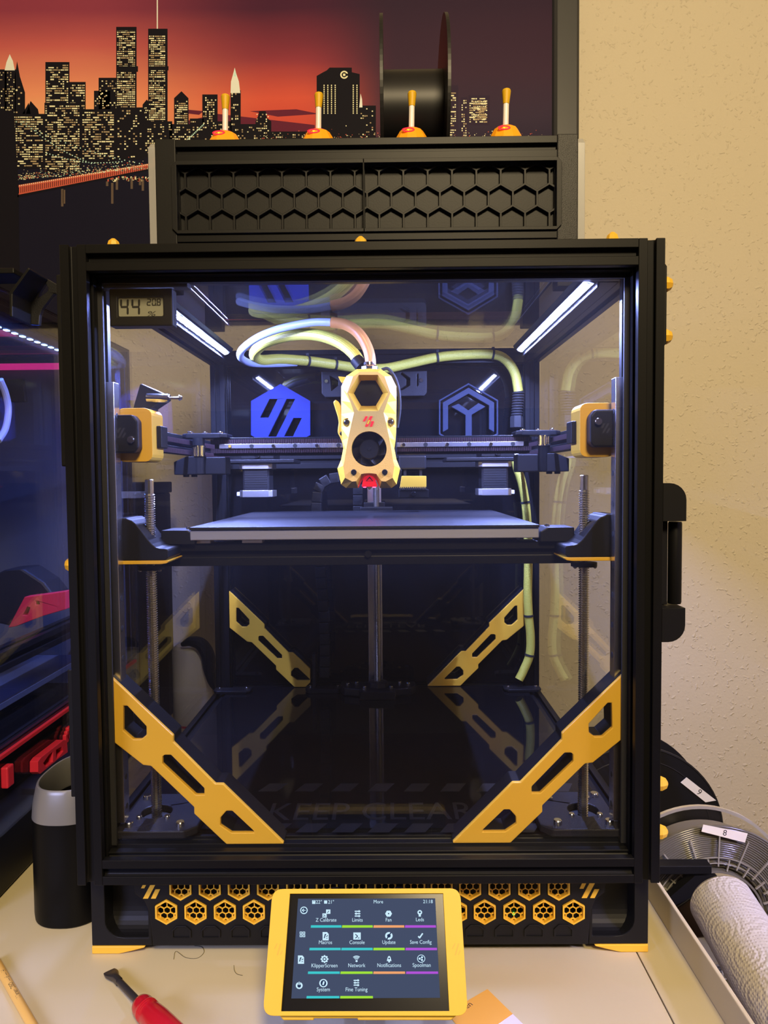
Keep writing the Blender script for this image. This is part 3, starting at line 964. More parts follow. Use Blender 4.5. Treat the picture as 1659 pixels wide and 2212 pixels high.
for sx in (-1, 1):
    for zz, yy in ((zt0, 435), (zl0, 435)):
        build('drive_belt', belt_run((sx * 200, 60, zz - 2), (sx * 200, yy, zz - 2), 5, (-sx, 0, 0)), M['belt'], printer)
    # joint block where the gantry beam meets the side beam
    xi = 166 if sx > 0 else 166
    jb = MB()
    jb.plate([(-16, 0), (26, 0), (30, 5), (30, 22), (18, 28), (-12, 28), (-16, 24)], [], lambda u, v, w: (sx * (176 + u), 240 + v, w), zc - 31, zc - 11.5)
    j = build('gantry_joint', jb, M['blackp'], printer, 1.2)
    tp = MB().plate([(-14, -2), (24, -2), (30, 6), (30, 22), (20, 32), (-20, 32), (-20, 6)], [], lambda u, v, w: (sx * (178 + u), 236 + v, w), zc + 9, zc + 14)
    tpo = build('joint_plate', tp, M['blackp'], j, 1.2)
    for u, v in ((-10, 18), (8, 20), (22, 10)):
        screw(tpo, (sx * (178 + u), 236 + v, zc + 14), 3.0, SCREW_U)
    pp = (sx * 189, 238, 0)
    build('joint_sleeve', MB().lathe([(6.4, zc + (1 if sx < 0 else -30)), (6.4, zc + (9 if sx < 0 else -3))], pp, 'z', 20), M['blackp'], j)
    build('joint_sleeve', MB().lathe([(6.4, zc - 30), (6.4, zc - (12 if sx < 0 else 3.2))], pp, 'z', 20), M['blackp'], j)
    pu = MB()
    a, b = (zc - 11, zc + .5) if sx < 0 else (zc - 2.5, zc + 8.5)
    pu.lathe([(7.4, a), (7.4, a + 1.2), (6.2, a + 1.3), (6.2, b - 1.3), (7.4, b - 1.2), (7.4, b)], pp, 'z', 24)
    for k in range(16):
        t = k * math.pi / 8
        pu.obox((pp[0] + 6.2 * math.cos(t), pp[1] + 6.2 * math.sin(t), (a + b) / 2), (.5 * math.cos(t), .5 * math.sin(t), 0), (-.6 * math.sin(t), .6 * math.cos(t), 0), (0, 0, (b - a) / 2 - 1.3))
    build('pulley', pu, M['chrome'], j, label='bright toothed steel pulley')
    sd = MB().plate([(0, 0), (14, 0), (14, -20), (-14, -20), (-14, -6)], [], lambda u, v, w: (sx * (203 - u * 1.0 - 2), w, zc - 11 + v), 232, 268)
    build('carriage_block', sd, M['blackp'], j, .8)
    for u in (196, 205):
        build('bolt', MB().lathe([(3, zc - 33.5), (3.4, zc - 33), (3.4, zc - 31)], (sx * u, 244, 0), 'z', 12), M['black'], j)
    # front idler: yellow tensioner housing with a black cover
    yx0, yx1 = (-207.5, -178) if sx < 0 else (178.5, 207.5)
    q0, q1 = (U(247, 998, 48)[2], U(247, 882, 48)[2]) if sx < 0 else (U(1300, 987, 48)[2], U(1300, 870, 48)[2])
    def rrect(x0, x1, z0, z1, r, n=5):
        out = []
        for cx_, cz_, a0 in ((x1 - r, z1 - r, 0), (x0 + r, z1 - r, 90), (x0 + r, z0 + r, 180), (x1 - r, z0 + r, 270)):
            for t in range(n):
                a = math.radians(a0 + 90 * t / (n - 1)); out.append((cx_ + r * math.cos(a), cz_ + r * math.sin(a)))
        return out
    outl = rrect(yx0, yx1, q0, q1, 6)
    idl = build('idler_housing', MB().plate(outl, [], lambda u, v, w: (u, w, v), 48, 78), M['yellow'], printer, 1.4, label='yellow belt idler housing with a black cover', seg=3)
    bx0, bx1 = (-208.5, -186) if sx < 0 else (184, 208.5)
    r0, r1 = (U(247, 979, 44)[2], U(247, 898, 44)[2]) if sx < 0 else (U(1300, 966, 44)[2], U(1300, 886, 44)[2])
    co = [(bx0, r0), (bx1 - 3, r0), (bx1, r0 + 4), (bx1, r1 - 5), (bx1 - 4, r1), (bx0, r1)] if sx < 0 else [(bx0 + 3, r0), (bx1, r0), (bx1, r1), (bx0 + 4, r1), (bx0, r1 - 5), (bx0, r0 + 4)]
    cv = build('idler_cover', MB().plate(co, [], lambda u, v, w: (u, w, v), 37, 47.6), M['blackp'], idl, 1.5, seg=3)
    sp = U(284, 950, 37) if sx < 0 else U(1292, 911, 37)
    screw(cv, (sp[0], 37, sp[2]), 3.0, SCREW_F)
    em = MB(); eo = U(262, 935, 36.9) if sx < 0 else U(1308, 925, 36.9)
    for a_, l0, l1 in ((-4, 0, 4), (-.8, -4, 4), (2.4, -4, 0)):
        em.add([(eo[0] + a_ + l0 * .55, 36.9, eo[2] + l0), (eo[0] + a_ + 1.8 + l0 * .55, 36.9, eo[2] + l0), (eo[0] + a_ + 1.8 + l1 * .55, 36.9, eo[2] + l1), (eo[0] + a_ + l1 * .55, 36.9, eo[2] + l1)], [(0, 1, 2, 3)])
    build('emblem', em, M['dark'], idl)
    build('idler_backplate', MB().box(yx1 - 1 if sx < 0 else yx0 - 4, yx1 + 4 if sx < 0 else yx0 + 1, 60, 78, q0 + 12, q1 - 14), M['blackp'], idl, .8)

# ------------------------------------------------------------------ drive motors at the back
M['motorbody'] = mat('laminated_motor', (0.014, 0.014, 0.016), 0.5, spec=.25)
def motor(cx, yf, zb, zt):
    o = build('drive_motor', MB().plate([(-18, 0), (18, 0), (21, 3), (21, 39), (18, 42), (-18, 42), (-21, 39), (-21, 3)], [], lambda u, v, w: (cx + u * .8, yf + 3 + v * .85, w), zb + 8, zt - 6.5), M['motorbody'], printer, .5)
    for a, b in ((zb, zb + 8.5), (zt - 7, zt)):
        build('motor_cap', MB().plate([(-16.5, 0), (16.5, 0), (21, 4.5), (21, 37.5), (16.5, 42), (-16.5, 42), (-21, 37.5), (-21, 4.5)], [], lambda u, v, w: (cx + u, yf + v, w), a, b), M['alu'], o, .6)
    lam = MB()
    n = 9
    for k in range(n):
        z = zb + 10 + (zt - zb - 19) * k / (n - 1)
        lam.box(cx - 14, cx + 14, yf + 2.6, yf + 3.2, z, z + 1.1)
    build('lamination', lam, M['motorbody'], o, kind='stuff')
    return o
MY = 356
for sx, pxs in ((-1, (551, 1001, 1074)), (1, (1070, 996, 1070))):
    p = U(pxs[0], pxs[1], MY); zb = U(pxs[0], pxs[2], MY)[2]
    m_ = motor(p[0], MY, zb, p[2])
    build('plug', MB().box(p[0] + sx * 20.5, p[0] + sx * 25.5, MY + 8, MY + 22, zb + 1.5, zb + 6.5), M['white'], m_, .5, label='white cable plug')
    mp = MB().plate([(-62, 0), (30, 0), (30, 4.5), (-62, 4.5)] if sx > 0 else [(-42, 0), (50, 0), (50, 4.5), (-42, 4.5)], [], lambda u, v, w: (p[0] + u, w, p[2] + .3 + v), MY - 6, MY + 60)
    mt = build('motor_plate', mp, M['blackp'], m_, .8)
    build('belt_cover', MB().box(p[0] - 18, p[0] + 24, MY - 2, MY + 50, p[2] + 5, p[2] + 18), M['blackp'], mt, 1.2)
    screw(mt, (p[0] + 3, MY - 2, p[2] + 10), 3.4, SCREW_F)

# ------------------------------------------------------------------ nozzle brush and its holder
def bx(name, px0, py0, px1, py1, Y, D, m, parent, bevel=.6, label=None):
    a, b = U(px0, py1, Y), U(px1, py0, Y)
    return build(name, MB().box(a[0], b[0], Y, Y + D, a[2], b[2]), m, parent, bevel, label)
M['yellowbase'] = M['yellow']
br = bx('brush_holder', 862, 1057, 926, 1076, 322, 30, M['blackp'], printer, .8)
pc = MB()
fa = [(864, 1055), (921, 1055), (921, 1028), (868, 1028)]
pc.plate([(U(x, y, 326)[0], U(x, y, 326)[2]) for x, y in fa], [], lambda u, v, w: (u, w, v), 326, 352)
build('brush_guard', pc, M['yellow'], br, .6, label='yellow guard over the brush')
for k in range(14):
    x = U(866 + k * 4.15, 1055, 321)[0]; zz = U(866, 1058, 321)[2]
    build('bristle_tuft', MB().box(x - .75, x + .75, 321, 323, zz - .4, zz + 3.4), M['dark'], br)
p = U(893, 1067, 321.8); screw(br, (p[0], 322, p[2]), 3.0, SCREW_FB)
bx('brush_arm', 861, 984, 921, 1014, 348, 26, M['blackp'], br, 2)
bx('brush_post', 872, 1014, 878, 1030, 352, 8, M['blackp'], br, .5)
bx('brush_post', 906, 1014, 912, 1030, 352, 8, M['blackp'], br, .5)

# ------------------------------------------------------------------ tool head
TY = 186.0
def c7(x, y): return (650 + x / 5.53, 750 + y / 5.53)
half = [((806, 295), (806, 262)), ((920, 295), (955, 262)), ((1000, 350), (1080, 345)), ((1072, 545), (1140, 470)), ((1030, 660), (1142, 640)), ((988, 780), (1140, 800)),
        ((1015, 900), (1140, 960)), ((1055, 1080), (1130, 1115)), ((1082, 1230), (1116, 1210)), ((1100, 1345), (1142, 1345)), ((1117, 1415), (1186, 1450)),
        ((1095, 1560), (1142, 1640)), ((1010, 1605), (1082, 1682)), ((962, 1600), (942, 1682)), ((900, 1514), (905, 1596)), ((855, 1507), (860, 1550))]
def mir(p): return (1622 - p[0], p[1])
L_ = half + [((811, 1505), (811, 1534))] + [(mir(a), mir(b)) for a, b in reversed(half[1:])]
F_ = [U(*c7(*a), TY) for a, b in L_]
O_ = [U(*c7(*b), TY + 12) for a, b in L_]
hexo = [U(*c7(x, y), TY) for x, y in ((690, 330), (920, 330), (1045, 545), (925, 762), (683, 762), (566, 545))]
fan_c = U(*c7(814, 1215), TY)
fan_r = 210 / 5.53 * (TY + 559.9) / 1570.6
circ = [(fan_c[0] + fan_r * math.cos(t), fan_c[2] + fan_r * math.sin(t)) for t in [i * math.pi / 18 for i in range(36)]]
tm = MB()
# front face with its two openings
loops = [[(p[0], p[2]) for p in F_], [(p[0], p[2]) for p in hexo], circ]
def ar2(p): return sum(p[i][0] * p[(i + 1) % len(p)][1] - p[(i + 1) % len(p)][0] * p[i][1] for i in range(len(p)))
flat = [p for l in loops for p in l]
tr = tessellate_polygon([[Vector((p[0], p[1], 0)) for p in l] for l in loops])
fs = []
for t in tr:
    a = [flat[i] for i in t]
    s2 = (a[1][0] - a[0][0]) * (a[2][1] - a[0][1]) - (a[2][0] - a[0][0]) * (a[1][1] - a[0][1])
    fs.append(t if s2 > 0 else tuple(reversed(t)))          # seen from -y: ccw in (x, z)
tm.add([(p[0], TY, p[1]) for p in flat], fs, 1)
n = len(L_)
# chamfer facets and the side walls
tm.add(F_ + O_, [(i, (i + 1) % n, n + (i + 1) % n, n + i) for i in range(n)], 0)
Bk = [(p[0], TY + 46, p[2]) for p in O_]
tm.add(O_ + Bk, [(i, (i + 1) % n, n + (i + 1) % n, n + i) for i in range(n)], 0)
# funnel of the upper opening, barrel of the lower one
hc = U(*c7(806, 550), TY + 14); hr = 172 / 5.53 * (TY + 14 + 559.9) / 1570.6
inner = [(hc[0] + hr * math.cos(math.radians(a)), TY + 14, hc[2] + hr * math.sin(math.radians(a))) for a in (120, 60, 0, -60, -120, 180)]
tm.add(hexo + inner, [((i + 1) % 6, i, 6 + i, 6 + (i + 1) % 6) for i in range(6)], 0)
cb_ = [(p[0], TY + 10, p[1]) for p in circ]
tm.add([(p[0], TY, p[1]) for p in circ] + cb_, [((i + 1) % 36, i, 36 + i, 36 + (i + 1) % 36) for i in range(36)], 0)
tool = build('tool_head', tm, [M['yellow'], M['yellowm']], printer, 0.0, label='faceted yellow print head shell with two fan openings')
build('fan_shroud', MB().box(fan_c[0] - 27, fan_c[0] + 27, TY + 47, TY + 60, fan_c[2] - 20, fan_c[2] + 70), M['blackp'], tool, 2)
# upper fan face
uf = MB().lathe([(hr * .985, 0), (hr * .9, 1.4), (hr * .55, 1.8), (0, 1.8)], (hc[0], TY + 15, hc[2]), '-y', 36, a0=0)
build('fan_cover', uf, M['blackp'], tool)
build('fan_dimple', MB().lathe([(1.0, 0), (1.3, .25), (.7, .3)], (hc[0], TY + 13.1, hc[2]), '-y', 14), M['black'], tool)
# lower fan
hub = 119 / 5.53 * (TY + 6 + 559.9) / 1570.6
fan = build('fan_hub', MB().lathe([(hub, -6), (hub, 0), (hub - .8, .8), (2, .8), (1.6, 1.3), (0, 1.3)], (fan_c[0], TY + 6, fan_c[2]), '-y', 32), M['blackp'], tool)
build('fan_housing', MB().lathe([(fan_r + .2, 0), (fan_r + .2, .5)], (fan_c[0], TY + 16, fan_c[2]), '-y', 36), M['dark'], tool)
for k in range(7):
    t0 = k * 2 * math.pi / 7 + .3
    vs = []
    for j in range(6):
        rr = hub * .98 + (fan_r * .97 - hub * .98) * j / 5
        t = t0 + .28 * j / 5
        for dt, yy in ((0, 2.5), (.62, 8.5)):
            vs.append((fan_c[0] + rr * math.cos(t + dt), TY + yy + 4, fan_c[2] + rr * math.sin(t + dt)))
    fb = MB(); fb.add(vs, [(2 * j, 2 * j + 2, 2 * j + 3, 2 * j + 1) for j in range(5)])
    ob = build('fan_blade', fb, M['blackp'], tool)
    ob.modifiers.new('thick', 'SOLIDIFY').thickness = 0.7 * S
for x, y, yy in ((553, 898, 5.5), (1070, 892, 5.5)):
    p = U(*c7(x, y), TY + yy)
    build('screw_seat', MB().lathe([(4.6, -3), (4.6, 1.2), (3.6, 1.4), (3.4, .6), (0, .6)], (p[0], TY + yy, p[2]), '-y', 24), M['yellow'], tool)
    screw(tool, (p[0], TY + yy - .6, p[2]), 2.8, SCREW_F)
for x, y in ((632, 1492), (1002, 1492)):
    p = U(*c7(x, y), TY)
    screw(tool, (p[0], TY + .3, p[2]), 2.9, SCREW_FB)
M['redglow'] = emit_mat('red_light', (1.0, 0.035, 0.06), 1.6)
M['redlens'] = mat('red_lit_lens', (0.5, 0.01, 0.02), 0.3, emit=(1, .01, .035), es=0.65)
lg = MB()
for pts in (((740, 885), (768, 885), (800, 825), (772, 825)), ((765, 948), (800, 948), (858, 825), (826, 825)), ((822, 948), (852, 948), (874, 885), (844, 885))):
    lg.plate([(U(*c7(*p), TY)[0], U(*c7(*p), TY)[2]) for p in pts], [], lambda u, v, w: (u, w, v), TY - .35, TY + .5)
build('lit_emblem', lg, M['redglow'], tool, label='glowing red emblem of three slanted bars')
gr = MB()
gr.plate([(U(*c7(*p), TY)[0], U(*c7(*p), TY)[2]) for p in ((790, 918), (802, 918), (824, 872), (812, 872))], [], lambda u, v, w: (u, w, v), TY - .5, TY)
build('lit_diode', gr, emit_mat('green_diode', (.35, 1.0, .05), 1.2), tool)
# red lit nozzle housing in the arch
M['reddiode'] = emit_mat('red_diode', (1.0, .01, .03), 60)
q0x, _, q0z = U(*c7(818, 1669), TY + 20)
rz = [(724, 1668), (742, 1580), (775, 1536), (850, 1534), (885, 1580), (912, 1668)]
nz = build('nozzle_light', MB().plate([(U(*c7(*p), TY + 10)[0], U(*c7(*p), TY + 10)[2]) for p in rz], [], lambda u, v, w: (u, w, v), TY + 10, TY + 30), M['redlens'], tool, .8, label='red lit nozzle housing')
for k in (-5, 5):
    build('nozzle_diode', MB().box(q0x + k - 1.5, q0x + k + 1.5, TY + 20, TY + 23, q0z - .6, q0z), M['reddiode'], nz)
rb = MB()
rb.plate([(U(*c7(*p), TY + 9.6)[0], U(*c7(*p), TY + 9.6)[2]) for p in ((772, 1600), (820, 1545), (868, 1600))], [[(U(*c7(*p), TY + 9.6)[0], U(*c7(*p), TY + 9.6)[2]) for p in ((792, 1596), (820, 1564), (848, 1596))]], lambda u, v, w: (u, w, v), TY + 9.3, TY + 10)
build('warning_mark', rb, mat('red_dark', (.2, .0, .01), .4), nz)
q = U(*c7(818, 1690), TY + 14)
build('nozzle', MB().lathe([(.8, 0), (4, 4), (4, 9)], (q[0], TY + 16, q[2] - 1), 'z', 6, smooth=False), mat('brass', (.7, .45, .15), .3, 1.0), tool)
# cutter lever on the left side
cl_ = [(385, 655), (412, 625), (448, 650), (478, 700), (490, 860), (498, 985), (500, 1165), (478, 1100), (440, 1020), (440, 985), (452, 900), (440, 830)]
build('cutter_lever', MB().plate([(U(*c7(*p), TY + 22)[0], U(*c7(*p), TY + 22)[2]) for p in cl_], [], lambda u, v, w: (u, w, v), TY + 22, TY + 34), M['yellow'], tool, 1.0, label='yellow lever on the side of the head')
build('top_clip', MB().plate([(U(*c7(*p), TY + 22)[0], U(*c7(*p), TY + 22)[2]) for p in ((444, 348), (540, 355), (560, 420), (490, 420), (462, 385))], [], lambda u, v, w: (u, w, v), TY + 22, TY + 38), M['yellow'], tool, .6)
p = U(*c7(490, 1032), TY + 21.5); screw(tool, (p[0], TY + 22, p[2]), 2.2, SCREW_FB)
# black side shields of the head
for pts in (((1120, 1400), (1190, 1450), (1205, 1470), (1195, 1600), (1140, 1655), (1080, 1690)), ((440, 1480), (460, 1450), (540, 1400), (560, 1690), (490, 1650), (452, 1560))):
    build('side_shield', MB().plate([(U(*c7(*p), TY + 20)[0], U(*c7(*p), TY + 20)[2]) for p in pts], [], lambda u, v, w: (u, w, v), TY + 20, TY + 44), M['blackp'], tool, .8)
wire = spline([U(*c7(965, 270), TY + 30), U(*c7(1040, 258), TY + 30), U(*c7(1120, 360), TY + 30), U(*c7(1168, 520), TY + 32), U(*c7(1180, 740), TY + 36), U(*c7(1150, 960), TY + 40)], 6)
build('head_cable', MB().tube(wire, 1.7, 8), M['rubber'], tool)
build('tube_collar', MB().lathe([(8.5, 0), (9.5, 1), (9.5, 4), (7, 6), (6.5, 9)], (U(798, 797, 236)[0], 236, U(798, 797, 236)[2] - 2), 'z', 20), M['chrome'], tool)
tn = U(781, 792, 243); tn2 = U(769, 776, 246)
build('cable_gland', MB().cyl(tn, tn2, 7.4, 12, mi=0), M['blackp'], tool)
tcar = build('head_carriage', MB().box(-24, 28, XBY - 20, XBY - 9, zc - 16, zc + 16), M['blackp'], tool, 1)

# ------------------------------------------------------------------ cables and tubes
def braid(name, c1, c2, ku=10, kv=300.0):
    m = bpy.data.materials.new(name); m.use_nodes = True
    nt = m.node_tree; b = nt.nodes['Principled BSDF']; b.inputs['Roughness'].default_value = .5
    uv = nt.nodes.new('ShaderNodeUVMap')
    mp = nt.nodes.new('ShaderNodeMapping'); mp.inputs['Scale'].default_value = (ku, kv * S * 1, 1)
    nt.links.new(uv.outputs[0], mp.inputs[0])
    sep = nt.nodes.new('ShaderNodeSeparateXYZ'); nt.links.new(mp.outputs[0], sep.inputs[0])
    def wv(sign):
        a = nt.nodes.new('ShaderNodeMath'); a.operation = 'ADD' if sign > 0 else 'SUBTRACT'
        nt.links.new(sep.outputs[0], a.inputs[0]); nt.links.new(sep.outputs[1], a.inputs[1])
        k = nt.nodes.new('ShaderNodeMath'); k.operation = 'MULTIPLY'; k.inputs[1].default_value = 2 * math.pi
        s_ = nt.nodes.new('ShaderNodeMath'); s_.operation = 'SINE'
        nt.links.new(a.outputs[0], k.inputs[0]); nt.links.new(k.outputs[0], s_.inputs[0])
        return s_
    w1, w2 = wv(1), wv(-1)
    mu = nt.nodes.new('ShaderNodeMath'); mu.operation = 'MULTIPLY'
    nt.links.new(w1.outputs[0], mu.inputs[0]); nt.links.new(w2.outputs[0], mu.inputs[1])
    mr = nt.nodes.new('ShaderNodeMapRange'); mr.inputs['From Min'].default_value = -1
    nt.links.new(mu.outputs[0], mr.inputs['Value'])
    mx = nt.nodes.new('ShaderNodeMixRGB'); mx.inputs[1].default_value = (*c1, 1); mx.inputs[2].default_value = (*c2, 1)
    nt.links.new(mr.outputs[0], mx.inputs[0]); nt.links.new(mx.outputs[0], b.inputs['Base Color'])
    bp = nt.nodes.new('ShaderNodeBump'); bp.inputs['Strength'].default_value = .5; bp.inputs['Distance'].default_value = .4 * S
    nt.links.new(mr.outputs[0], bp.inputs['Height']); nt.links.new(bp.outputs['Normal'], b.inputs['Normal'])
    return m
M['braid'] = braid('green_braid', lin((168, 160, 48)), lin((226, 220, 96)))
def tie(parent, p, axis_dir, r):
    w = Vector(axis_dir).normalized(); u = w.orthogonal().normalized(); v = w.cross(u)
    mb = MB().lathe([(r, -1.4), (r + .7, -1.4), (r + .7, 1.4), (r, 1.4)], p, (u, v, w), 18, caps=False)
    pz = Vector(p) + Vector((0, -r * .2, r + .6))
    mb.box(pz[0] - 1.8, pz[0] + 1.8, pz[1] - 2, pz[1] + 2, pz[2] - .5, pz[2] + 2.6)
    return build('cable_tie', mb, M['rubber'], parent)
um_px = [(775, 780, 246), (762, 762, 250), (735, 741, 258), (700, 727, 268), (660, 722, 280), (615, 727, 296), (575, 740, 312), (553, 757, 330), (551, 770, 345), (566, 778, 362),
         (605, 776, 385), (665, 780, 408), (725, 788, 428), (775, 795, 436), (830, 796, 440), (880, 786, 442), (945, 772, 444), (1010, 766, 445), (1065, 766, 446), (1092, 777, 447), (1112, 806, 448), (1120, 846, 448)]
upts = spline([U(*p) for p in um_px], 8)
um = build('umbilical_cable', MB().tube(upts, 6.6, 16, vscale=1.0), M['braid'], printer, label='green braided cable looping from the head to the rear corner')
for i in (11, 12, 16, 18):
    p = um_px[i]; a, b = U(*um_px[i - 1]), U(*um_px[i + 1])
    tie(um, U(*p), Vector(b) - Vector(a), 6.7)
bt = MB()
bp0 = U(1120, 846, 448); bp1 = U(1116, 898, 449)
for k in range(9):
    t = k / 9
    c = Vector(bp0).lerp(Vector(bp1), t)
    bt.lathe([(6.2, 0), (8.4 - .5 * t, -1.0), (8.4 - .5 * t, -2.4), (6.2, -3.4)], c, 'z', 16)
bt.lathe([(8, 0), (9, -3), (9, -16)], bp1, 'z', 6, smooth=False)
build('strain_relief', bt, M['rubber'], um, label='black ribbed strain relief boot')
lw = [(1113, 986, 449), (1117, 1010, 449), (1127, 1042, 449), (1135, 1085, 449), (1139, 1130, 449), (1141, 1180, 449), (1141, 1230, 449), (1140, 1280, 449), (1142, 1330, 449), (1146, 1375, 449), (1144, 1415, 449), (1131, 1448, 448), (1121, 1468, 446)]
lo = build('power_cable', MB().tube(spline([U(*p) for p in lw], 7), 6.0, 14), M['braid'], printer, label='green braided cable hanging down the rear corner')
for i in (3, 8, 10):
    a, b = U(*lw[i - 1]), U(*lw[i + 1]); tie(lo, U(*lw[i]), Vector(b) - Vector(a), 6.1)
p = U(1112, 986, 446); build('plug', MB().box(p[0] - 8, p[0] + 5, 443, 456, p[2] - 3, p[2] + 14), M['white'], lo, .6, label='white plug at the top of the cable')
M['tubeclear'] = mat('clear_tube', (0.62, 0.72, 0.95), 0.22, trans=0.35)
M['tubetan'] = mat('tan_sleeve', (0.58, 0.25, 0.07), 0.35)
ft = [(800, 797, 236), (800, 778, 236), (796, 758, 237), (785, 734, 238), (768, 714, 240), (745, 701, 242), (716, 696, 244)]
tt = build('filament_tube', MB().tube(spline([U(*p) for p in ft], 8), 6.0, 14), M['tubetan'], printer, label='tan sleeve over a clear filament tube')
f2 = [(716, 696, 244), (680, 696, 250), (640, 702, 258), (595, 713, 268), (555, 730, 280), (528, 750, 296), (519, 764, 310), (524, 776, 326), (546, 785, 350), (590, 786, 380), (640, 784, 402)]
build('clear_tube', MB().tube(spline([U(*p) for p in f2], 8), 4.4, 12), M['tubeclear'], tt, label='bluish clear tube')

# cable chains at the back
def chain(pts, name, size, lab=None):
    P = [Vector(U(*p)) for p in pts]
    root = None
    for i in range(len(P) - 1):
        a, b = P[i], P[i + 1]
        d = (b - a); L = d.length; d.normalize(); v = Vector((d.z, 0, -d.x)).normalized()
        mb = MB().obox((a + b) / 2, d * (L / 2 * .96), v * size / 2, Vector((0, 7, 0)))
        if root is None:
            root = build(name, mb, M['blackp'], printer, 1.2, lab)
            par = root
        else:
            build('chain_link', mb, M['blackp'], root, 1.2)
        c = a.lerp(b, .5)
        build('link_pin', MB().lathe([(size * .34, -.3), (size * .34, .5), (size * .16, .6), (size * .16, 1.1), (0, 1.1)], (c.x, c.y - 7, c.z), '-y', 16), M['blackp'], root)
    return root
chain([(733, 1031, 438), (712, 1034, 438), (694, 1045, 438), (686, 1062, 438), (684, 1085, 438), (684, 1108, 438), (686, 1131, 438), (688, 1154, 438), (690, 1177, 438), (692, 1200, 438), (693, 1223, 438), (694, 1247, 438), (696, 1271, 438), (698, 1295, 438), (700, 1319, 438), (701, 1343, 438), (702, 1367, 438), (703, 1391, 438), (703, 1415, 438), (702, 1439, 438), (702, 1462, 438)], 'cable_chain', 14.0, 'black drag chain from the bed to the floor')
chain([(773, 1046, 442), (773, 1069, 442), (773, 1092, 442), (773, 1115, 442)], 'cable_chain', 13.0)

# ------------------------------------------------------------------ back wall fittings
def hexagon(cx, cy, R, rot=90): return [(cx + R * math.cos(math.radians(rot + 60 * k)), cy + R * math.sin(math.radians(rot + 60 * k))) for k in range(6)]
def c4(x, y): return (360 + x / 3.318, 580 + y / 3.318)
def c5(x, y): return (800 + x / 3.318, 580 + y / 3.318)
HY = 468.0
M['logob'] = mat('blue_plate', (0.010, 0.018, 0.13), 0.6, spec=.15)
M['logog'] = mat('slate_plate', (0.020, 0.026, 0.05), 0.6, spec=.15)
toXZ = lambda pts, Y: [(U(x, y, Y)[0], U(x, y, Y)[2]) for x, y in pts]
bars = [[c4(*p) for p in q] for q in (((735, 935), (795, 935), (730, 1068), (670, 1068)), ((860, 935), (920, 935), (785, 1205), (727, 1205)), ((908, 1072), (968, 1072), (905, 1203), (842, 1203)))]
build('emblem_plate', MB().plate(toXZ(hexagon(606, 903, 74), HY), [toXZ(b, HY) for b in bars], lambda u, v, w: (u, w, v), HY, HY + 4), M['logob'], printer, .4, label='blue hexagonal plate with three slanted cut-outs')
hx_c = c5(704, 1066)
ring = MB()
oo = [hexagon(hx_c[0], hx_c[1], R) for R in (74, 70, 64, 53)]
ring.plate(toXZ(oo[0], HY), [toXZ(oo[1], HY)], lambda u, v, w: (u, w, v), HY, HY + 4)
# thick band, open at the foot, and the three armed figure in it
hk = lambda R, a: (hx_c[0] + R * math.cos(math.radians(a)), hx_c[1] + R * math.sin(math.radians(a)))
band = [hk(64, a) for a in (150, 210, 270, 330, 30)] + [hk(51, a) for a in (30, 330, 270, 210, 150)]
ring.plate(toXZ(band, HY), [], lambda u, v, w: (u, w, v), HY, HY + 4)
yf = [c5(*p) for p in ((580, 990), (632, 968), (702, 1016), (775, 964), (826, 990), (727, 1048), (727, 1260), (682, 1260), (682, 1050))]
ring.plate(toXZ(yf, HY), [], lambda u, v, w: (u, w, v), HY, HY + 4)
build('emblem_plate', ring, M['logog'], printer, .3, label='slate hexagonal ring plate with a three armed figure')
# textured vent plate behind the head
vo = [(694, 803), (922, 801), (922, 848), (917, 855), (702, 858), (695, 850)]
vh = [[c7(*p) for p in q] for q in (((345, 340), (445, 395), (445, 460), (360, 525)), ((1205, 300), (1305, 370), (1305, 455), (1215, 510), (1180, 510), (1260, 455), (1260, 380), (1190, 320)), ((1385, 320), (1405, 320), (1405, 450), (1385, 470)))]
vp = build('vent_plate', MB().plate(toXZ(vo, 466), [toXZ(h, 466) for h in vh], lambda u, v, w: (u, w, v), 466, 476), M['blacks'], printer, .8, label='speckled dark vent plate')
for x, y in ((705, 824), (910, 822)):
    p = U(x, y, 466); screw(vp, (p[0], 466, p[2]), 2.8)
# rear z rail and carriage
bx('rail', 797, 1040, 823, 1480, 452, 8, M['metal'], printer, .5)
rc = bx('bed_carriage', 786, 1085, 831, 1125, 436, 15, M['blackp'], printer, 1)
for x in (797, 818):
    p = U(x, 1100, 436); screw(rc, (p[0], 436, p[2]), 3.0)
# probe post on the left idler
tp_ = [(283, 880), (302, 830), (351, 849), (353, 880)]
pb_ = build('probe_post', MB().plate(toXZ([(283, 896), (302, 830), (306, 829), (351, 849), (353, 862), (326, 880), (326, 896)], 66), [], lambda u, v, w: (u, w, v), 66, 86), M['blackp'], printer, 1)
p0, p1 = U(318, 859, 64), U(364, 860, 64)
build('probe_pin', MB().cyl(p0, p1, 3.9, 18).cyl((p1[0], 64, p1[2]), (p1[0] + 1.4, 64, p1[2]), 3.0, 6).cyl((p1[0], 64, p1[2]), (p1[0] + 10, 64, p1[2]), 1.15, 12).cyl((p1[0] + 9, 64, p1[2]), (p1[0] + 11.4, 64, p1[2]), 2.4, 14, 1.4), M['chrome'], pb_, label='steel probe pin')

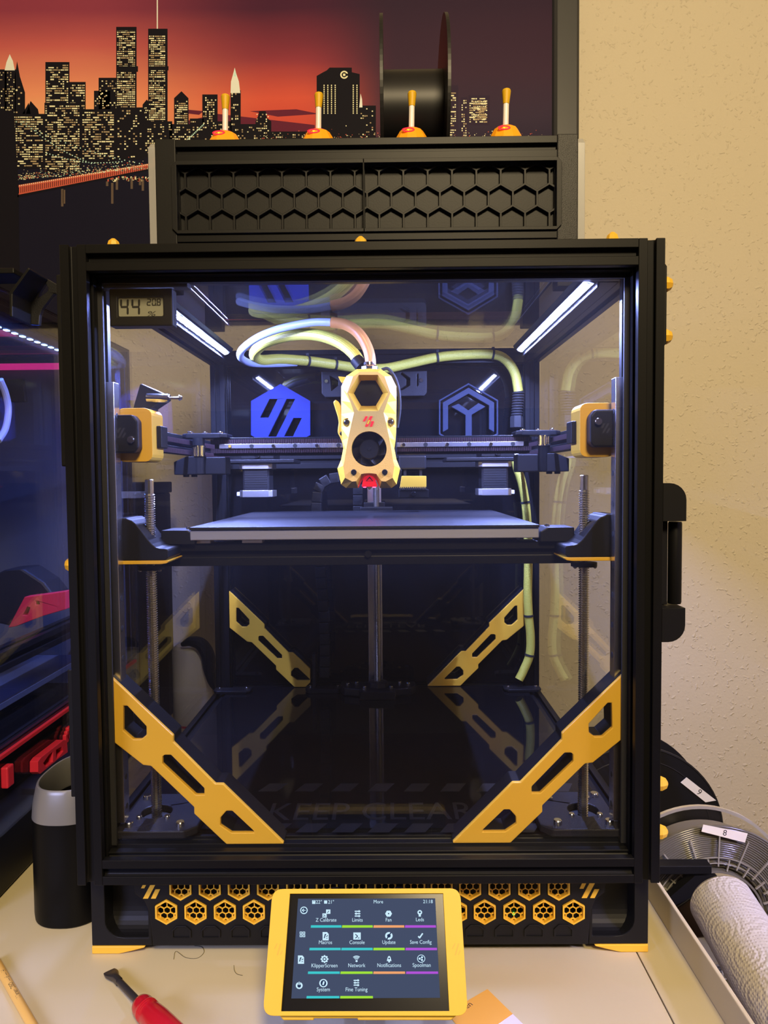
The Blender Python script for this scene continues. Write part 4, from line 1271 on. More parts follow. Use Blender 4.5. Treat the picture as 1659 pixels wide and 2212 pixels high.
# ------------------------------------------------------------------ light strips under the top side beams
N_LED = 40
LED_A = 5.2 * 4.4 * S * S
M['led'] = emit_mat('led_emitter', LED_COL, LED_POWER / (N_LED * LED_A * math.pi))
M['ledbase'] = mat('led_board', (0.75, 0.8, 0.9), 0.4)
for sx in (-1, 1):
    ch = MB().plate([(-209.6, 479.8), (-209.6, 497), (-197, 497), (-180, 489), (-182, 485), (-192.6, 480.6), (-192.2, 476.2), (-193.6, 475.6), (-194.6, 479.8)], [], lambda u, v, w: (-sx * u if sx > 0 else u, w, v), 48, 385)
    c = build('light_channel', ch, M['blackp'], printer, .3, label='black channel of a lit strip', seg=1)
    nv = Vector((-sx * .42, 0, -1)).normalized(); tv = Vector((sx * 1.0, 0, -.42)).normalized()
    c0 = Vector((sx * 187, 0, 481.6))
    build('light_board', MB().obox(c0 + Vector((0, 215, 0)), Vector((0, 163, 0)), tv * 4, nv * .25), M['ledbase'], c)
    h_ = Vector((0, 2.6, 0)); w_ = tv * 2.2
    lm_ = MB().obox(nv * .1, h_, w_, nv * .4)
    q = [nv * .55 - h_ - w_, nv * .55 + h_ - w_, nv * .55 + h_ + w_, nv * .55 - h_ + w_]
    if (q[1] - q[0]).cross(q[2] - q[1]).dot(nv) < 0: q.reverse()
    lm_.add(q, [(0, 1, 2, 3)], 1)
    me = mesh_of(lm_, 'light_diode', [M['ledbase'], M['led']])
    for k in range(N_LED):
        inst('light_diode', me, c, c0 + nv * .6 + Vector((0, 58 + k * 8.05, 0)))

# ------------------------------------------------------------------ yellow panel clips
def clip_mesh(axis):
    return MB().lathe([(6, 0), (6, 3), (4.2, 6.5), (1.6, 8), (0, 8)], axis=axis, n=8, smooth=False)
CLZ, CLXR, CLXL = (mesh_of(clip_mesh(a), 'panel_clip', M['yellow']) for a in ('z', 'x', '-x'))
for px, py in ((245, 516), (779, 511), (1323, 502)):
    p = U(px, py, 36); inst('panel_clip', CLZ, printer, (p[0], 36, 503.3), None, (1, 1, (p[2] - 503.3) / 8))
def side_clip(me, px, py, x0, base, Y=9.0):
    p = U(px, py, Y)
    inst('panel_clip', me, printer, (x0, Y, p[2]), None, (abs(p[0] - x0) / 8, 1, 1))
for px, py in ((1453, 614), (1452, 727)):
    side_clip(CLXR, px, py, 232.1, 0)
for px, py in ((1442, 1692), (1442, 1796)):
    side_clip(CLXR, px, py, 230.0, 0)
side_clip(CLXL, 141, 1220, -230.0, 0)
build('panel_clamp', MB().plate([(0, U(1440, 760, 24)[2]), (2.2, U(1440, 752, 24)[2]), (2.2, U(1440, 592, 24)[2]), (0, U(1440, 584, 24)[2])], [], lambda u, v, w: (230 + u, w, v), 2, 22), M['blackp'], printer, .5)

# ------------------------------------------------------------------ skirt below the door
SK0, SKZ0 = 22.0, -62.0
def cL(x, y): return (180 + x / 3.318, 1840 + y / 3.318)
def cR(x, y): return (950 + x / 3.318, 1840 + y / 3.318)
lift = [(470, 230), (470, 380)]
sk_b = U(600, 2045, SK0)[2]
HEXR = 10.4
cen = []
for x, y in ((390, 1918), (453.4, 1918), (516, 1918), (579, 1918), (642, 1918), (706, 1918), (769, 1918), (832, 1918), (895, 1918), (954, 1918), (1015.4, 1918), (1078.7, 1918), (1142.9, 1918), (1207, 1918)):
    cen.append((x, y))
for x, y in ((359.3, 1970), (422.6, 1970), (486, 1970), (548.6, 1970), (611.5, 1970), (674, 1970), (737, 1970), (800, 1970), (862, 1970), (924, 1970), (985, 1970), (1047, 1970), (1111, 1970), (1175, 1970), (1239, 1970)):
    cen.append((x, y))
cmm = [(U(x, y, SK0)[0], U(x, y, SK0)[2]) for x, y in cen]
xl, xr = U(cL(468, 0)[0], 2000, SK0)[0], U(cR(1090, 0)[0], 2000, SK0)[0]
sko = [(xl + 3, -64), (xr - 3, -64), (xr - 1, -36), (xr + 3, -26), (xr + 11, -20), (xr + 12, 0), (xl - 12, 0), (xl - 11, -20), (xl - 3, -26), (xl + 1, -36)]
skirt = build('front_skirt', MB().plate(sko, [hexagon(x, z, HEXR + .25) for x, z in cmm if z + HEXR < -.8], lambda u, v, w: (u, w, v), SK0, SK0 + 8), M['blackp'], printer, .8, label='black skirt panel with yellow honeycomb vents')
build('skirt_backing', MB().box(xl, xr, SK0 + 16, SK0 + 18, -60, -2), M['dark'], skirt)
gm = MB()
sh_ = [hexagon(0, 0, 2.75)] + [hexagon(5.4 * math.cos(math.radians(60 * k)), 5.4 * math.sin(math.radians(60 * k)), 2.75) for k in range(6)]
for k in range(6):
    a = math.radians(30 + 60 * k)
    ca, sa = math.cos(a), math.sin(a)
    sh_.append([(7.0 * ca - 0 * sa, 7.0 * sa), (8.1 * ca - 1.5 * sa, 8.1 * sa + 1.5 * ca), (8.9 * ca, 8.9 * sa), (8.1 * ca + 1.5 * sa, 8.1 * sa - 1.5 * ca)])
gm.plate(hexagon(0, 0, HEXR - .3), sh_, lambda u, v, w: (u, w, v), 2.0, 3.0)
gm.plate(hexagon(0, 0, HEXR), [hexagon(0, 0, HEXR - 1.5)], lambda u, v, w: (u, w, v), -0.8, 3.6)
GM = mesh_of(gm, 'vent_grille', M['yellow'])
for (x, z), (px, py) in zip(cmm, cen):
    if py < 1950 and z + HEXR >= -.8 and False: continue
    inst('vent_grille', GM, skirt, (x, SK0, z))
# half recesses along the lower edge
for k in range(14):
    x, z = cmm[0][0] + k * (cmm[1][0] - cmm[0][0]), U(390, 2012, SK0)[2]
    rb_ = MB().plate([(-8.2, -5), (8.2, -5), (8.2, 1.2), (4, 5), (-4, 5), (-8.2, 1.2)], [[(-6.6, -5.01 + .4), (6.6, -4.6), (6.6, .8), (3.3, 3.9), (-3.3, 3.9), (-6.6, .8)]], lambda u, v, w: (x + u, w, z + v), SK0 - 1.0, SK0 + .3)
    build('vent_blank', rb_, M['blackp'], skirt, .3)
for c_, pts3 in ((cL, ((413, 262, 437, 262, 458, 222, 434, 222), (427, 336, 463, 336, 524, 222, 488, 222), (484, 336, 518, 336, 550, 270, 516, 270))), (cR, ((1003, 265, 1030, 265, 1050, 225, 1022, 225), (1017, 332, 1054, 332, 1114, 222, 1076, 222), (1078, 332, 1110, 332, 1144, 268, 1110, 268)))):
    for t in pts3:
        q = [c_(t[i], t[i + 1]) for i in (0, 2, 4, 6)]
        build('emblem_bar', MB().plate(toXZ(q, SK0 - .6), [], lambda u, v, w: (u, w, v), SK0 - .6, SK0 + .2), M['yellow'], skirt)
# corner blocks with a scooped side, yellow feet
for sx in (-1, 1):
    xo = sx * 230.0; xi = (xl if sx < 0 else xr)
    wdt = abs(xo - xi)
    out = [(0, -65), (wdt + 2, -65), (wdt + 2, 0), (0, 0)]
    hole = [(11.5, -.8)] + [(11.5, -44)] + [(11.5 + 14 - 14 * math.cos(t), -44 - 14 * math.sin(t)) for t in np.linspace(.2, math.pi / 2, 6)] + [(wdt - 1, -58), (wdt - 1, -.8)]
    fn = lambda u, v, w: (xo - sx * u, w, v)
    cbk = build('corner_block', MB().plate(out, [hole], fn, SK0 + 2, SK0 + 22), M['blackp'], skirt if False else printer, 1.0)
    sc_ = MB()
    # concave scoop inside the opening
    rows = []
    for j in range(9):
        t = j / 8 * math.pi / 2
        rows.append((-58 + 20 * (1 - math.cos(t)), SK0 + 6 + 14 * math.sin(t)))
    rows.append((-.5, SK0 + 20))
    vs = []
    for z_, y_ in rows:
        vs += [fn(10.5, z_, y_), fn(wdt, z_, y_)]
    sc_.add(vs, [(2 * j, 2 * j + 1, 2 * j + 3, 2 * j + 2) if sx < 0 else (2 * j, 2 * j + 2, 2 * j + 3, 2 * j + 1) for j in range(len(rows) - 1)])
    build('scoop', sc_, M['blackp'], cbk)
    build('side_skirt', MB().box(xo, xo - sx * 8, SK0 + 22, FY1, -65, -12), M['blackp'], cbk, .8)
    L_ft = abs(U(cL(440, 700)[0] if sx < 0 else cR(1112, 700)[0], 2050, SK0)[0] - xo)
    fo = [(0, -65.2), (L_ft, -65.2), (L_ft - 1, -66.6), (L_ft * .75, -69.2), (L_ft * .5, DESK + .3), (0, DESK + .3)]
    build('foot', MB().plate(fo, [], fn, SK0 + 1.4, SK0 + 40), M['yellow'], cbk, .7, label='yellow foot under the corner')
    build('rubber_foot', MB().lathe([(19, DESK), (20, DESK + 1), (20, DESK + 5)], (xo - sx * 42, SK0 + 30, 0), 'z', 28), M['rubber'], cbk)
build('foot', MB().box(-225, -190, FY1 - 40, FY1, DESK, -65), M['rubber'], printer)
build('foot', MB().box(190, 225, FY1 - 40, FY1, DESK, -65), M['rubber'], printer)
build('back_skirt', MB().box(-222, 222, FY1 - 8, FY1, -64, -12), M['blackp'], printer)
build('electronics_tray', MB().box(-221, 221, 50, FY1 - 9, -13, -9), M['dark'], printer)
gl = U(1110, 1975, SK0 + 14)
build('status_diode', MB().lathe([(1.2, 0), (1.2, .6)], (gl[0], SK0 + 15, gl[2]), '-y', 10), emit_mat('green_status', (.2, 1, .1), 2.5), skirt)

# ------------------------------------------------------------------ hygrometer stuck inside the door
M['lcd'] = mat('lcd_glass', (0.30, 0.30, 0.22), 0.3)
M['lcdink'] = mat('lcd_ink', (0.012, 0.012, 0.010), 0.4)
def xz(px, py, Y):
    p = U(px, py, Y); return (p[0], p[2])
HYY = 24.0
a, b = xz(237, 705, HYY), xz(372, 622, HYY)
hyg = thing('hygrometer', 'small black hygrometer reading 44 percent in the upper left corner of the printer door', 'hygrometer', (a[0], HYY, a[1]))
l0, l1 = xz(255, 683, HYY), xz(351, 641, HYY)
fr = MB().plate([(a[0], a[1]), (b[0], a[1]), (b[0], b[1]), (a[0], b[1])], [[(l0[0], l0[1]), (l1[0], l0[1]), (l1[0], l1[1]), (l0[0], l1[1])]], lambda u, v, w: (u, w, v), HYY, HYY + 12)
build('case', fr, M['blackp'], hyg, 1.2, seg=3)
t0, t1 = xz(206, 622, HYY), xz(404, 607, HYY)
build('mount', MB().box(t0[0], t1[0], HYY + 1, HYY + 12, t0[1] + .3, t1[1]), M['blackp'], hyg, .5)
lcd = build('screen', MB().box(l0[0] - .5, l1[0] + .5, HYY + 2, HYY + 3, l0[1] - .5, l1[1] + .5), M['lcd'], hyg)
def seg7(mb, ch, x, z, w, h, t, Y, sh=.0):
    on = {'4': 'bcfg', '2': 'abdeg', '0': 'abcdef', '8': 'abcdefg'}[ch]
    h2 = h / 2; g = t * .18
    bars = {'a': (g, h - t, w - g, h), 'g': (g, h2 - t / 2, w - g, h2 + t / 2), 'd': (g, 0, w - g, t), 'f': (0, h2 + g, t, h - g), 'e': (0, g, t, h2 - g), 'b': (w - t, h2 + g, w, h - g), 'c': (w - t, g, w, h2 - g)}
    for k in on:
        u0, v0, u1, v1 = bars[k]
        hz = (u1 - u0) > (v1 - v0)
        c = min(u1 - u0, v1 - v0) / 2
        pts = [(u0, v0 + c), (u0 + c, v0), (u1 - c, v0), (u1, v0 + c), (u1 - c, v1), (u0 + c, v1)] if hz else [(u0 + c, v0), (u1, v0 + c), (u1, v1 - c), (u0 + c, v1), (u0, v1 - c), (u0, v0 + c)]
        mb.add([(x + p[0] + p[1] * sh, Y, z + p[1]) for p in pts], [tuple(range(len(pts)))])
dg = MB()
def at_l(u, v): return xz(u, v, HYY + 1.9)
for u0, v0, w, hh, t, ch in ((259, 681, 19, 35, 4.6, '4'), (283.5, 681, 19, 35, 4.6, '4'), (317, 660.5, 9, 15.5, 2.2, '2'), (328, 660.5, 9, 15.5, 2.2, '0'), (338.5, 660.5, 8.5, 15.5, 2.2, '8')):
    p = at_l(u0, v0); k = .371
    seg7(dg, ch, p[0], p[1], w * k, hh * k, t * k, HYY + 1.9, .03)
p = at_l(316, 683)
lettering(dg, '%', 5.6, lambda u, v: (p[0] + u * 1.9, HYY + 1.9, p[1] + v), align='LEFT', shear=.2)
p = at_l(337.6, 660.4); dg.box(p[0] - .3, p[0] + .3, HYY + 1.85, HYY + 1.9, p[1], p[1] + .6)
build('reading', dg, M['lcdink'], lcd)

# ------------------------------------------------------------------ touch screen on an arm in front of the skirt
P_TL, P_BL = np.array(U(588.6, 1920.3, -48)), np.array(U(567.5, 2194.5, -93))
P_TR = np.array(U(994, 1918.8, -48))
uX = (P_TR - P_TL); uX /= np.linalg.norm(uX)
vdir = (P_TL - P_BL); vdir = vdir - uX * np.dot(vdir, uX); vdir /= np.linalg.norm(vdir)
nrm = np.cross(uX, vdir); nrm = nrm if nrm[1] < 0 else -nrm          # towards the viewer
def s2(px, py, d=0.0):
    q = np.array(UP(px, py, P_TL + nrm * d, nrm)) - P_TL
    return (float(np.dot(q, uX)), float(np.dot(q, vdir)))
def sfn(u, v, w):
    q = P_TL + uX * u + vdir * v - nrm * w
    return tuple(q)
ts = thing('touchscreen', 'yellow framed touchscreen with a lit icon menu in front of the printer skirt', 'screen', tuple(P_BL))
def rr_poly(pts, r, n=5):
    out = []
    m = len(pts)
    for i in range(m):
        p = Vector((*pts[i], 0)); a_ = Vector((*pts[i - 1], 0)); c_ = Vector((*pts[(i + 1) % m], 0))
        d0 = (a_ - p).normalized(); d1 = (c_ - p).normalized()
        for k in range(n):
            t = k / (n - 1)
            q = (p + d0 * r * (1 - t) ** 2 + d1 * r * t ** 2)
            out.append((q.x, q.y))
    return out
bz = rr_poly([s2(*p) for p in ((588.6, 1920.3), (994, 1918.8), (1011, 2194.5), (567.5, 2194.5))], 7.5, 7)
gl_ = [s2(*p) for p in ((626.3, 1930.6), (957.2, 1929.9), (970.5, 2184), (607.3, 2184.6))]
M['yellowf'] = mat('yellow_bezel', (0.66, 0.395, 0.005), 0.5, bump=(700, 0.15, 0.1))
build('bezel', MB().plate(bz, [gl_], sfn, 0, 7, 0, 0, 1), [M['yellowf'], M['blackp']], ts, .9, seg=3)
lipp = [s2(*p) for p in ((584, 2198), (672, 2198), (676, 2203), (596, 2203))]
lo2 = [s2(*p) for p in ((600, 2192), (990, 2192), (975, 2204), (772, 2204), (772, 2200), (676, 2200), (676, 2204), (610, 2204))]
build('bezel_lip', MB().plate(lo2, [], sfn, 5, 9), M['yellowf'], ts, .5)
M['scrglass'] = mat('screen_glass', (0.008, 0.0075, 0.007), 0.2, spec=.12)
gd = 1.6
build('screen_glass', MB().plate(gl_, [], sfn, gd, gd + 1.5), M['scrglass'], ts)
def ui(name, col, st): return emit_mat(name, lin(col), st)
lc = [s2(*p) for p in ((643.5, 1940.8), (940.3, 1939.9), (950.9, 2155.4), (628.7, 2156.9))]
disp = build('display', MB().plate(lc, [], sfn, gd - .2, gd), ui('ui_background', (70, 80, 106), .95), ts, label='lit dark blue display')
UIW = ui('ui_white', (205, 238, 255), 1.0)
UIC = {'c': ui('ui_cyan', (64, 200, 205), 1.0), 'g': ui('ui_lime', (160, 225, 60), 1.0), 'o': ui('ui_orange', (240, 165, 110), 1.0), 'p': ui('ui_purple', (178, 84, 215), 1.0), 'd': ui('ui_dark', (40, 55, 90), .9)}
D = gd - .45
def k2(x, y): return s2(560 + x / 3.318, 1860 + y / 3.318)
def uiq(mb, pts, d=D):
    mb.add([sfn(u, v, d) for u, v in pts], [tuple(range(len(pts)))])
rows = {467: [(368, 589, 'c'), (592, 814, 'g'), (818, 1040, 'o'), (1044, 1267, 'p')], 629: [(358, 583, 'c'), (587, 813, 'c'), (817, 1043, 'g'), (1048, 1275, 'p')],
        799: [(347, 577, 'c'), (581, 813, 'g'), (817, 1046, 'o'), (1052, 1283, 'p')], 975: [(337, 574, 'c'), (579, 815, 'g')]}
for y, it in rows.items():
    for x0, x1, c in it:
        mb = MB(); uiq(mb, [k2(x0, y + 10), k2(x1, y + 9), k2(x1 - 1, y - 8), k2(x0 + 2, y - 8)])
        build('menu_bar', mb, UIC[c], disp)
tx = MB()
def wr(body, x, y, size, al='CENTER', mb=None):
    c = k2(x, y)
    vs, fs = text_tris(body, size, align=al)
    (mb or tx).add([sfn(c[0] + a_, c[1] + b_, D) for a_, b_ in vs], fs)
TS = 3.2
for body, x, y in (('Z Calibrate', 478, 433), ('Limits', 703, 433), ('Fan', 927, 432), ('Leds', 1152, 430), ('Macros', 473, 594), ('Console', 700, 594), ('Update', 929, 593), ('Save Config', 1158, 592),
                   ('KlipperScreen', 466, 761), ('Network', 697, 760), ('Notifications', 931, 759), ('Spoolman', 1165, 758), ('System', 458, 933), ('Fine Tuning', 696, 933), ('More', 853, 302), ('21:18', 1210, 301)):
    wr(body, x, y, TS)
wr('22°', 427, 304, TS); wr('21°', 514, 304, TS)
build('menu_lettering', tx, UIW, disp)
def icon(parts_, dark=(), lift=0.0):
    mb = MB()
    for pts in parts_: uiq(mb, [k2(*p) for p in pts], D - lift)
    o = build('menu_icon', mb, UIW, disp)
    if dark:
        m2 = MB()
        for pts in dark: uiq(m2, [k2(*p) for p in pts], D - .12)
        build('menu_icon', m2, UIC['d'], disp)
def ngon(cx, cy, r, n=20, a0=0, ry=None): return [(cx + r * math.cos(a0 - 2 * math.pi * k / n), cy + (ry or r) * math.sin(a0 - 2 * math.pi * k / n)) for k in range(n)]
def bxp(x0, y0, x1, y1): return [(x0, y1), (x1, y1), (x1, y0), (x0, y0)]
def line(x0, y0, x1, y1, w):
    dx, dy = x1 - x0, y1 - y0; L = math.hypot(dx, dy); nx, ny = -dy / L * w / 2, dx / L * w / 2
    return [(x0 + nx, y0 + ny), (x1 + nx, y1 + ny), (x1 - nx, y1 - ny), (x0 - nx, y0 - ny)]
icon([ngon(319, 352, 27)], [ngon(319, 352, 20)]); icon([line(306, 352, 332, 352, 5), line(306, 352, 320, 340, 5), line(306, 352, 320, 364, 5)], (), .24)
icon([bxp(289 + i * 21, 505 + j * 21, 307 + i * 21, 523 + j * 21) for i in (0, 1) for j in (0, 1)], [bxp(294 + i * 21, 510 + j * 21, 302 + i * 21, 518 + j * 21) for i in (0, 1) for j in (0, 1)])
for ox, oy in ((298, 706), (475, 538)):
    icon([[(ox - 22, oy + 30), (ox + 22, oy + 30), (ox + 22, oy - 16), (ox + 10, oy - 30), (ox - 22, oy - 30)]], [line(ox - 10, oy + 14, ox - 2, oy - 16, 7), line(ox - 8, oy - 6, ox + 4, oy - 14, 6), line(ox + 4, oy + 4, ox + 16, oy - 6, 5), line(ox + 4, oy + 16, ox + 14, oy + 14, 4)])
icon([ngon(285, 892, 25)], [ngon(285, 894, 13), bxp(278, 862, 292, 880)]); icon([bxp(282, 864, 288, 888)], (), .24)
icon([bxp(478, 346, 509, 377), bxp(452, 374, 482, 404)], [line(487, 370, 500, 355, 4), line(460, 382, 474, 396, 4), bxp(456, 394, 466, 398)])
for ox, oy in ((704, 376), (696, 872)):
    icon([line(ox - 20, oy - 17 + 17 * k, ox + 20, oy - 17 + 17 * k, 8) for k in range(3)] + [bxp(ox + (8 if k != 1 else -14), oy - 25 + 17 * k, ox + (15 if k != 1 else -7), oy - 9 + 17 * k) for k in range(3)])
icon([ngon(927 + 12 * math.cos(t), 376 + 12 * math.sin(t), 12, 10) for t in [k * math.pi / 3 for k in range(6)]], [ngon(927, 376, 5, 10)])
icon([ngon(1151, 367, 17), bxp(1143, 380, 1159, 397)], [ngon(1151, 366, 7)])
icon([bxp(674, 511, 727, 562)], [line(688, 524, 706, 538, 6), line(706, 538, 688, 552, 6), bxp(706, 548, 718, 553)])
icon([ngon(929, 535, 27)], [ngon(929, 535, 13), line(929, 535, 945, 510, 8), line(929, 535, 913, 560, 8)])
icon([line(1140, 538, 1150, 550, 10), line(1148, 552, 1172, 517, 10)])
icon([ngon(467 + 22 * math.cos(t), 702 + 22 * math.sin(t), 7, 8) for t in [k * math.pi / 4 for k in range(8)]] + [ngon(467, 702, 22)], [ngon(467, 702, 14)]); icon([ngon(467, 702, 8)], (), .24)
icon([ngon(697, 716, 8, 12)] + [line(697 + r * math.cos(t), 716 + r * math.sin(t), 697 + r * math.cos(t + .2), 716 + r * math.sin(t + .2), 6) for r in (17, 27, 36) for t in [-2.3 + .2 * k for k in range(7)]])
icon([[(914, 716), (948, 716), (944, 700), (940, 686), (931, 678), (922, 686), (918, 700)], bxp(925, 716, 937, 726)], [ngon(931, 698, 6, 10)])
icon([ngon(1161, 699, 29)], [ngon(1161, 699, 24)]); icon([ngon(1161 + 11 * math.cos(t), 699 + 11 * math.sin(t), 8, 12) for t in (math.pi, math.pi / 3, -math.pi / 3)], (), .24)
icon([ngon(459, 875, 30)], [ngon(459, 875, 20, ry=23)]); icon([line(456, 888, 463, 862, 12)], (), .24)
icon([bxp(378, 280, 402, 306)], [bxp(384, 284, 396, 287)]); icon([bxp(464, 281, 486, 304)])
# engraved emblem on the bezel sides
em = MB()
for cx_, s_ in ((133, 1), (1408, 1)):
    for pts in (((-28, 45), (-20, 45), (0, 5), (-8, 5)), ((-8, 90), (2, 90), (26, 5), (16, 5)), ((14, 88), (22, 88), (38, 55), (30, 55))):
        em.add([sfn(*k2(cx_ + a_, 585 + b_), -.06) for a_, b_ in pts], [(0, 1, 2, 3)])
build('emblem', em, mat('yellow_engraving', (.62, .33, .01), .5), ts)
# arm to the skirt
am = MB().obox(tuple(np.array(sfn(66, -30, 12))), tuple(uX * 40), tuple(vdir * 22), tuple(nrm * 5.4))
build('rear_cover', am, M['blackp'], ts, 1.5)
for u in (40, 92):
    c = sfn(u, -34, 14)
    build('mount_arm', MB().plate([(c[1], c[2] - 10), (c[1], c[2] + 10), (21.6, -14), (21.6, -44)], [], lambda y, z, w: (w, y, z), c[0] - 3, c[0] + 3), M['blackp'], ts, .8)

# ------------------------------------------------------------------ spool dry box on the printer
DY = 150.0
dry = thing('filament_box', 'long black box with honeycomb front standing on top of the printer', 'box', (0, DY, 503.3))
DZT = 645.5
D1 = 350.0
def zt(z): return z
for sx in (-1, 1):
    build('corner_column', MB().box(sx * 182.5, sx * 202.5, DY, DY + 20, 503.3, DZT + 1.5), M['blacks'] if sx > 0 else M['blackp'], dry, 1.0)
    build('corner_column', MB().box(sx * 182.5, sx * 202.5, D1 - 20, D1, 503.3, DZT + 1.5), M['blackp'], dry, 1.0)
    for z in (DZT - 10, 546):
        beam('rail_beam', 'y', sx * 192.5, z, DY + 20, D1 - 20, dry)
M['frost'] = pane_mat('frosted_acrylic', tint=(.8, .82, .85), rough=.25, haze=.6, haze_col=(.86, .87, .9))
for sx in (-1, 1):
    sp_ = [(DY + 2, 503.4), (D1, 503.4), (D1, DZT + 1), (DY + 10, DZT + 1), (DY + 2, DZT - 6)]
    build('end_panel', MB().plate(sp_, [], lambda u, v, w: (w, u, v), sx * 202.6, sx * 209.6), M['frost'], dry, .5, label='frosted clear end panel')
for z in (DZT - 10, 546):
    beam('rail_beam', 'x', DY + 10, z, -182.5, 182.5, dry)
    beam('rail_beam', 'x', D1 - 10, z, -182.5, 182.5, dry)
LID = 628.8
build('lid', MB().box(-182, 182, DY + 21, D1 - 21, LID - 3, LID), M['blackp'], dry, .5)
build('rear_panel', MB().box(-182, 182, D1 - 6, D1 - 3, 556, DZT - 20), M['blackp'], dry, .5)
build('base_panel', MB().box(-182, 182, DY + 4, D1 - 4, 524, 535), M['dark'], dry, .5)
def clip_poly(poly, x0, x1, z0, z1):
    for ax, lim, sg in ((0, x0, 1), (0, x1, -1), (1, z0, 1), (1, z1, -1)):
        out = []
        for i in range(len(poly)):
            p, q = poly[i], poly[(i + 1) % len(poly)]
            ip, iq = (p[ax] - lim) * sg >= 0, (q[ax] - lim) * sg >= 0
            if ip: out.append(p)
            if ip != iq:
                t = (lim - p[ax]) / (q[ax] - p[ax]); out.append((p[0] + t * (q[0] - p[0]), p[1] + t * (q[1] - p[1])))
        poly = out
        if not poly: return None
    return poly
HX0, HX1, HZ0, HZ1 = -186.5, 186.5, 556.5, 625.0
seam = U(786, 420, DY)[0]
pitch = 23.45
hc_z = U(786, 427, DY)[2]
hc_x = U(819, 424, DY)[0]
hcells = []
for r in range(-2, 3):
    for k in range(-20, 20):
        hcells.append((hc_x + (k + (.5 if r % 2 else 0)) * pitch, hc_z + r * pitch * .866))
for x0, x1 in ((HX0, seam - .2), (seam + .2, HX1)):
    lft = x0 == HX0
    ou = [(x0, HZ0), (x1, HZ0), (x1, HZ1), (x0, HZ1)]
    c_ = 5
    if lft: ou = [(x0 + c_, HZ0), (x1, HZ0), (x1, HZ1), (x0 + c_, HZ1), (x0, HZ1 - c_), (x0, HZ0 + c_)]
    else: ou = [(x0, HZ0), (x1 - c_, HZ0), (x1, HZ0 + c_), (x1, HZ1 - c_), (x1 - c_, HZ1), (x0, HZ1)]
    ins = (x0 + (5 if lft else .3), x1 - (.3 if lft else 5), HZ0 + 3.2, HZ1 - 4)
    inn = [(ins[0], ins[2]), (ins[1], ins[2]), (ins[1], ins[3]), (ins[0], ins[3])]
    pan = build('honeycomb_panel', MB().plate(ou, [inn], lambda u, v, w: (u, w, v), DY - 2.5, DY + 14), M['blackp'], dry, .8, label='black front panel with raised honeycomb ribs')
    hl = []
    for cx_, cz_ in hcells:
        q = clip_poly(hexagon(cx_, cz_, pitch / 2 / .866 - 1.15), ins[0] + .5, ins[1] - .5, ins[2] + .5, ins[3] - .5)
        if q and len(q) >= 3:
            ar = abs(sum(q[i][0] * q[(i + 1) % len(q)][1] - q[(i + 1) % len(q)][0] * q[i][1] for i in range(len(q)))) / 2
            if ar > 3: hl.append(q)
    build('honeycomb_rib', MB().plate(inn, hl, lambda u, v, w: (u, w, v), DY + 5.5, DY + 10), M['blackp'], pan, .35, seg=1)
    build('panel_floor', MB().box(ins[0], ins[1], DY + 10, DY + 13, ins[2], ins[3]), M['blackp'], pan)
# tube outlets: yellow dome, white tube, yellow stopper
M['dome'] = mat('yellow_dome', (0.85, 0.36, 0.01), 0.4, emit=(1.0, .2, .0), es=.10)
M['tubewhite'] = mat('white_tube', (0.8, 0.78, 0.76), 0.3)
DMY = DY + 20
def outlet(i, px, py, lean):
    yc = DY + 19
    b0 = U(px, py - 40, yc)
    x, z = b0[0], DZT
    t = thing('tube_outlet', ['leftmost', 'second from left', 'third from left', 'rightmost'][i] + ' red lit yellow dome with white tube on black box', 'dome', (x, yc, z), 'lit tube outlets on the black box')
    zs = U(px, py - 26, yc - 11.6)[2] - z
    z1_, z2_ = U(px, py - 70, yc)[2] - z, U(px, py - 103, yc)[2] - z
    d = build('dome', MB().lathe([(18.6, 0), (18.0, 1.6), (15.0, zs * .56), (11.6, zs), (9.5, zs + .5), (0, zs + .5)], (x, yc, z), 'z', 12, a0=math.pi / 12, smooth=False), M['dome'], t)
    cz, cy_ = z + zs * .74, yc - 13.6 * .966 - .15
    sl = lambda u, v, w_: (x - 3.4 + u, cy_ + v * .48 + w_, cz + v * .88)
    el = lambda rx, rz: [(rx * math.cos(a), rz * math.sin(a)) for a in [k * math.pi / 12 for k in range(24)]]
    build('glow_halo', MB().plate(el(6.2, 3.3), [el(5.4, 2.6)], sl, -.1, .3), M['redlens'], d)  # red glow round the ring, put in as an emissive band
    build('lit_ring', MB().plate(el(5.2, 2.5), [el(4.2, 1.7)], sl, -.2, .3), M['redglow'], d)
    build('lit_diode', MB().plate([(-1.3, .9), (1.3, .9), (0, -1.6)], [], sl, -.2, .3), emit_mat('amber_diode', (1, .75, .05), 1.3), d)
    build('lit_collar', MB().lathe([(10.2, 0), (9.6, .7), (3.4, .8)], (x, yc, z + zs + .4), 'z', 24), M['redglow'], d)
    build('tube', MB().cyl((x, yc, z + zs), (x + lean, yc, z + z1_ + 2), 2.8, 14), M['tubewhite'], t, label='white filament tube')
    build('stopper', MB().cyl((x + lean * .9, yc, z + z1_), (x + lean * 1.5, yc, z + z2_ - 2.6), 3.1, 16, 4.4).lathe([(4.4, 0), (3.8, 1.6), (2.0, 2.6), (0, 2.8)], (x + lean * 1.5, yc, z + z2_ - 2.6), 'z', 16), M['yellowf'], t, label='yellow stopper')
for i, (px, py) in enumerate(((486, 307), (687.5, 303), (888.5, 300), (1092, 295))):
    outlet(i, px, py, .6)

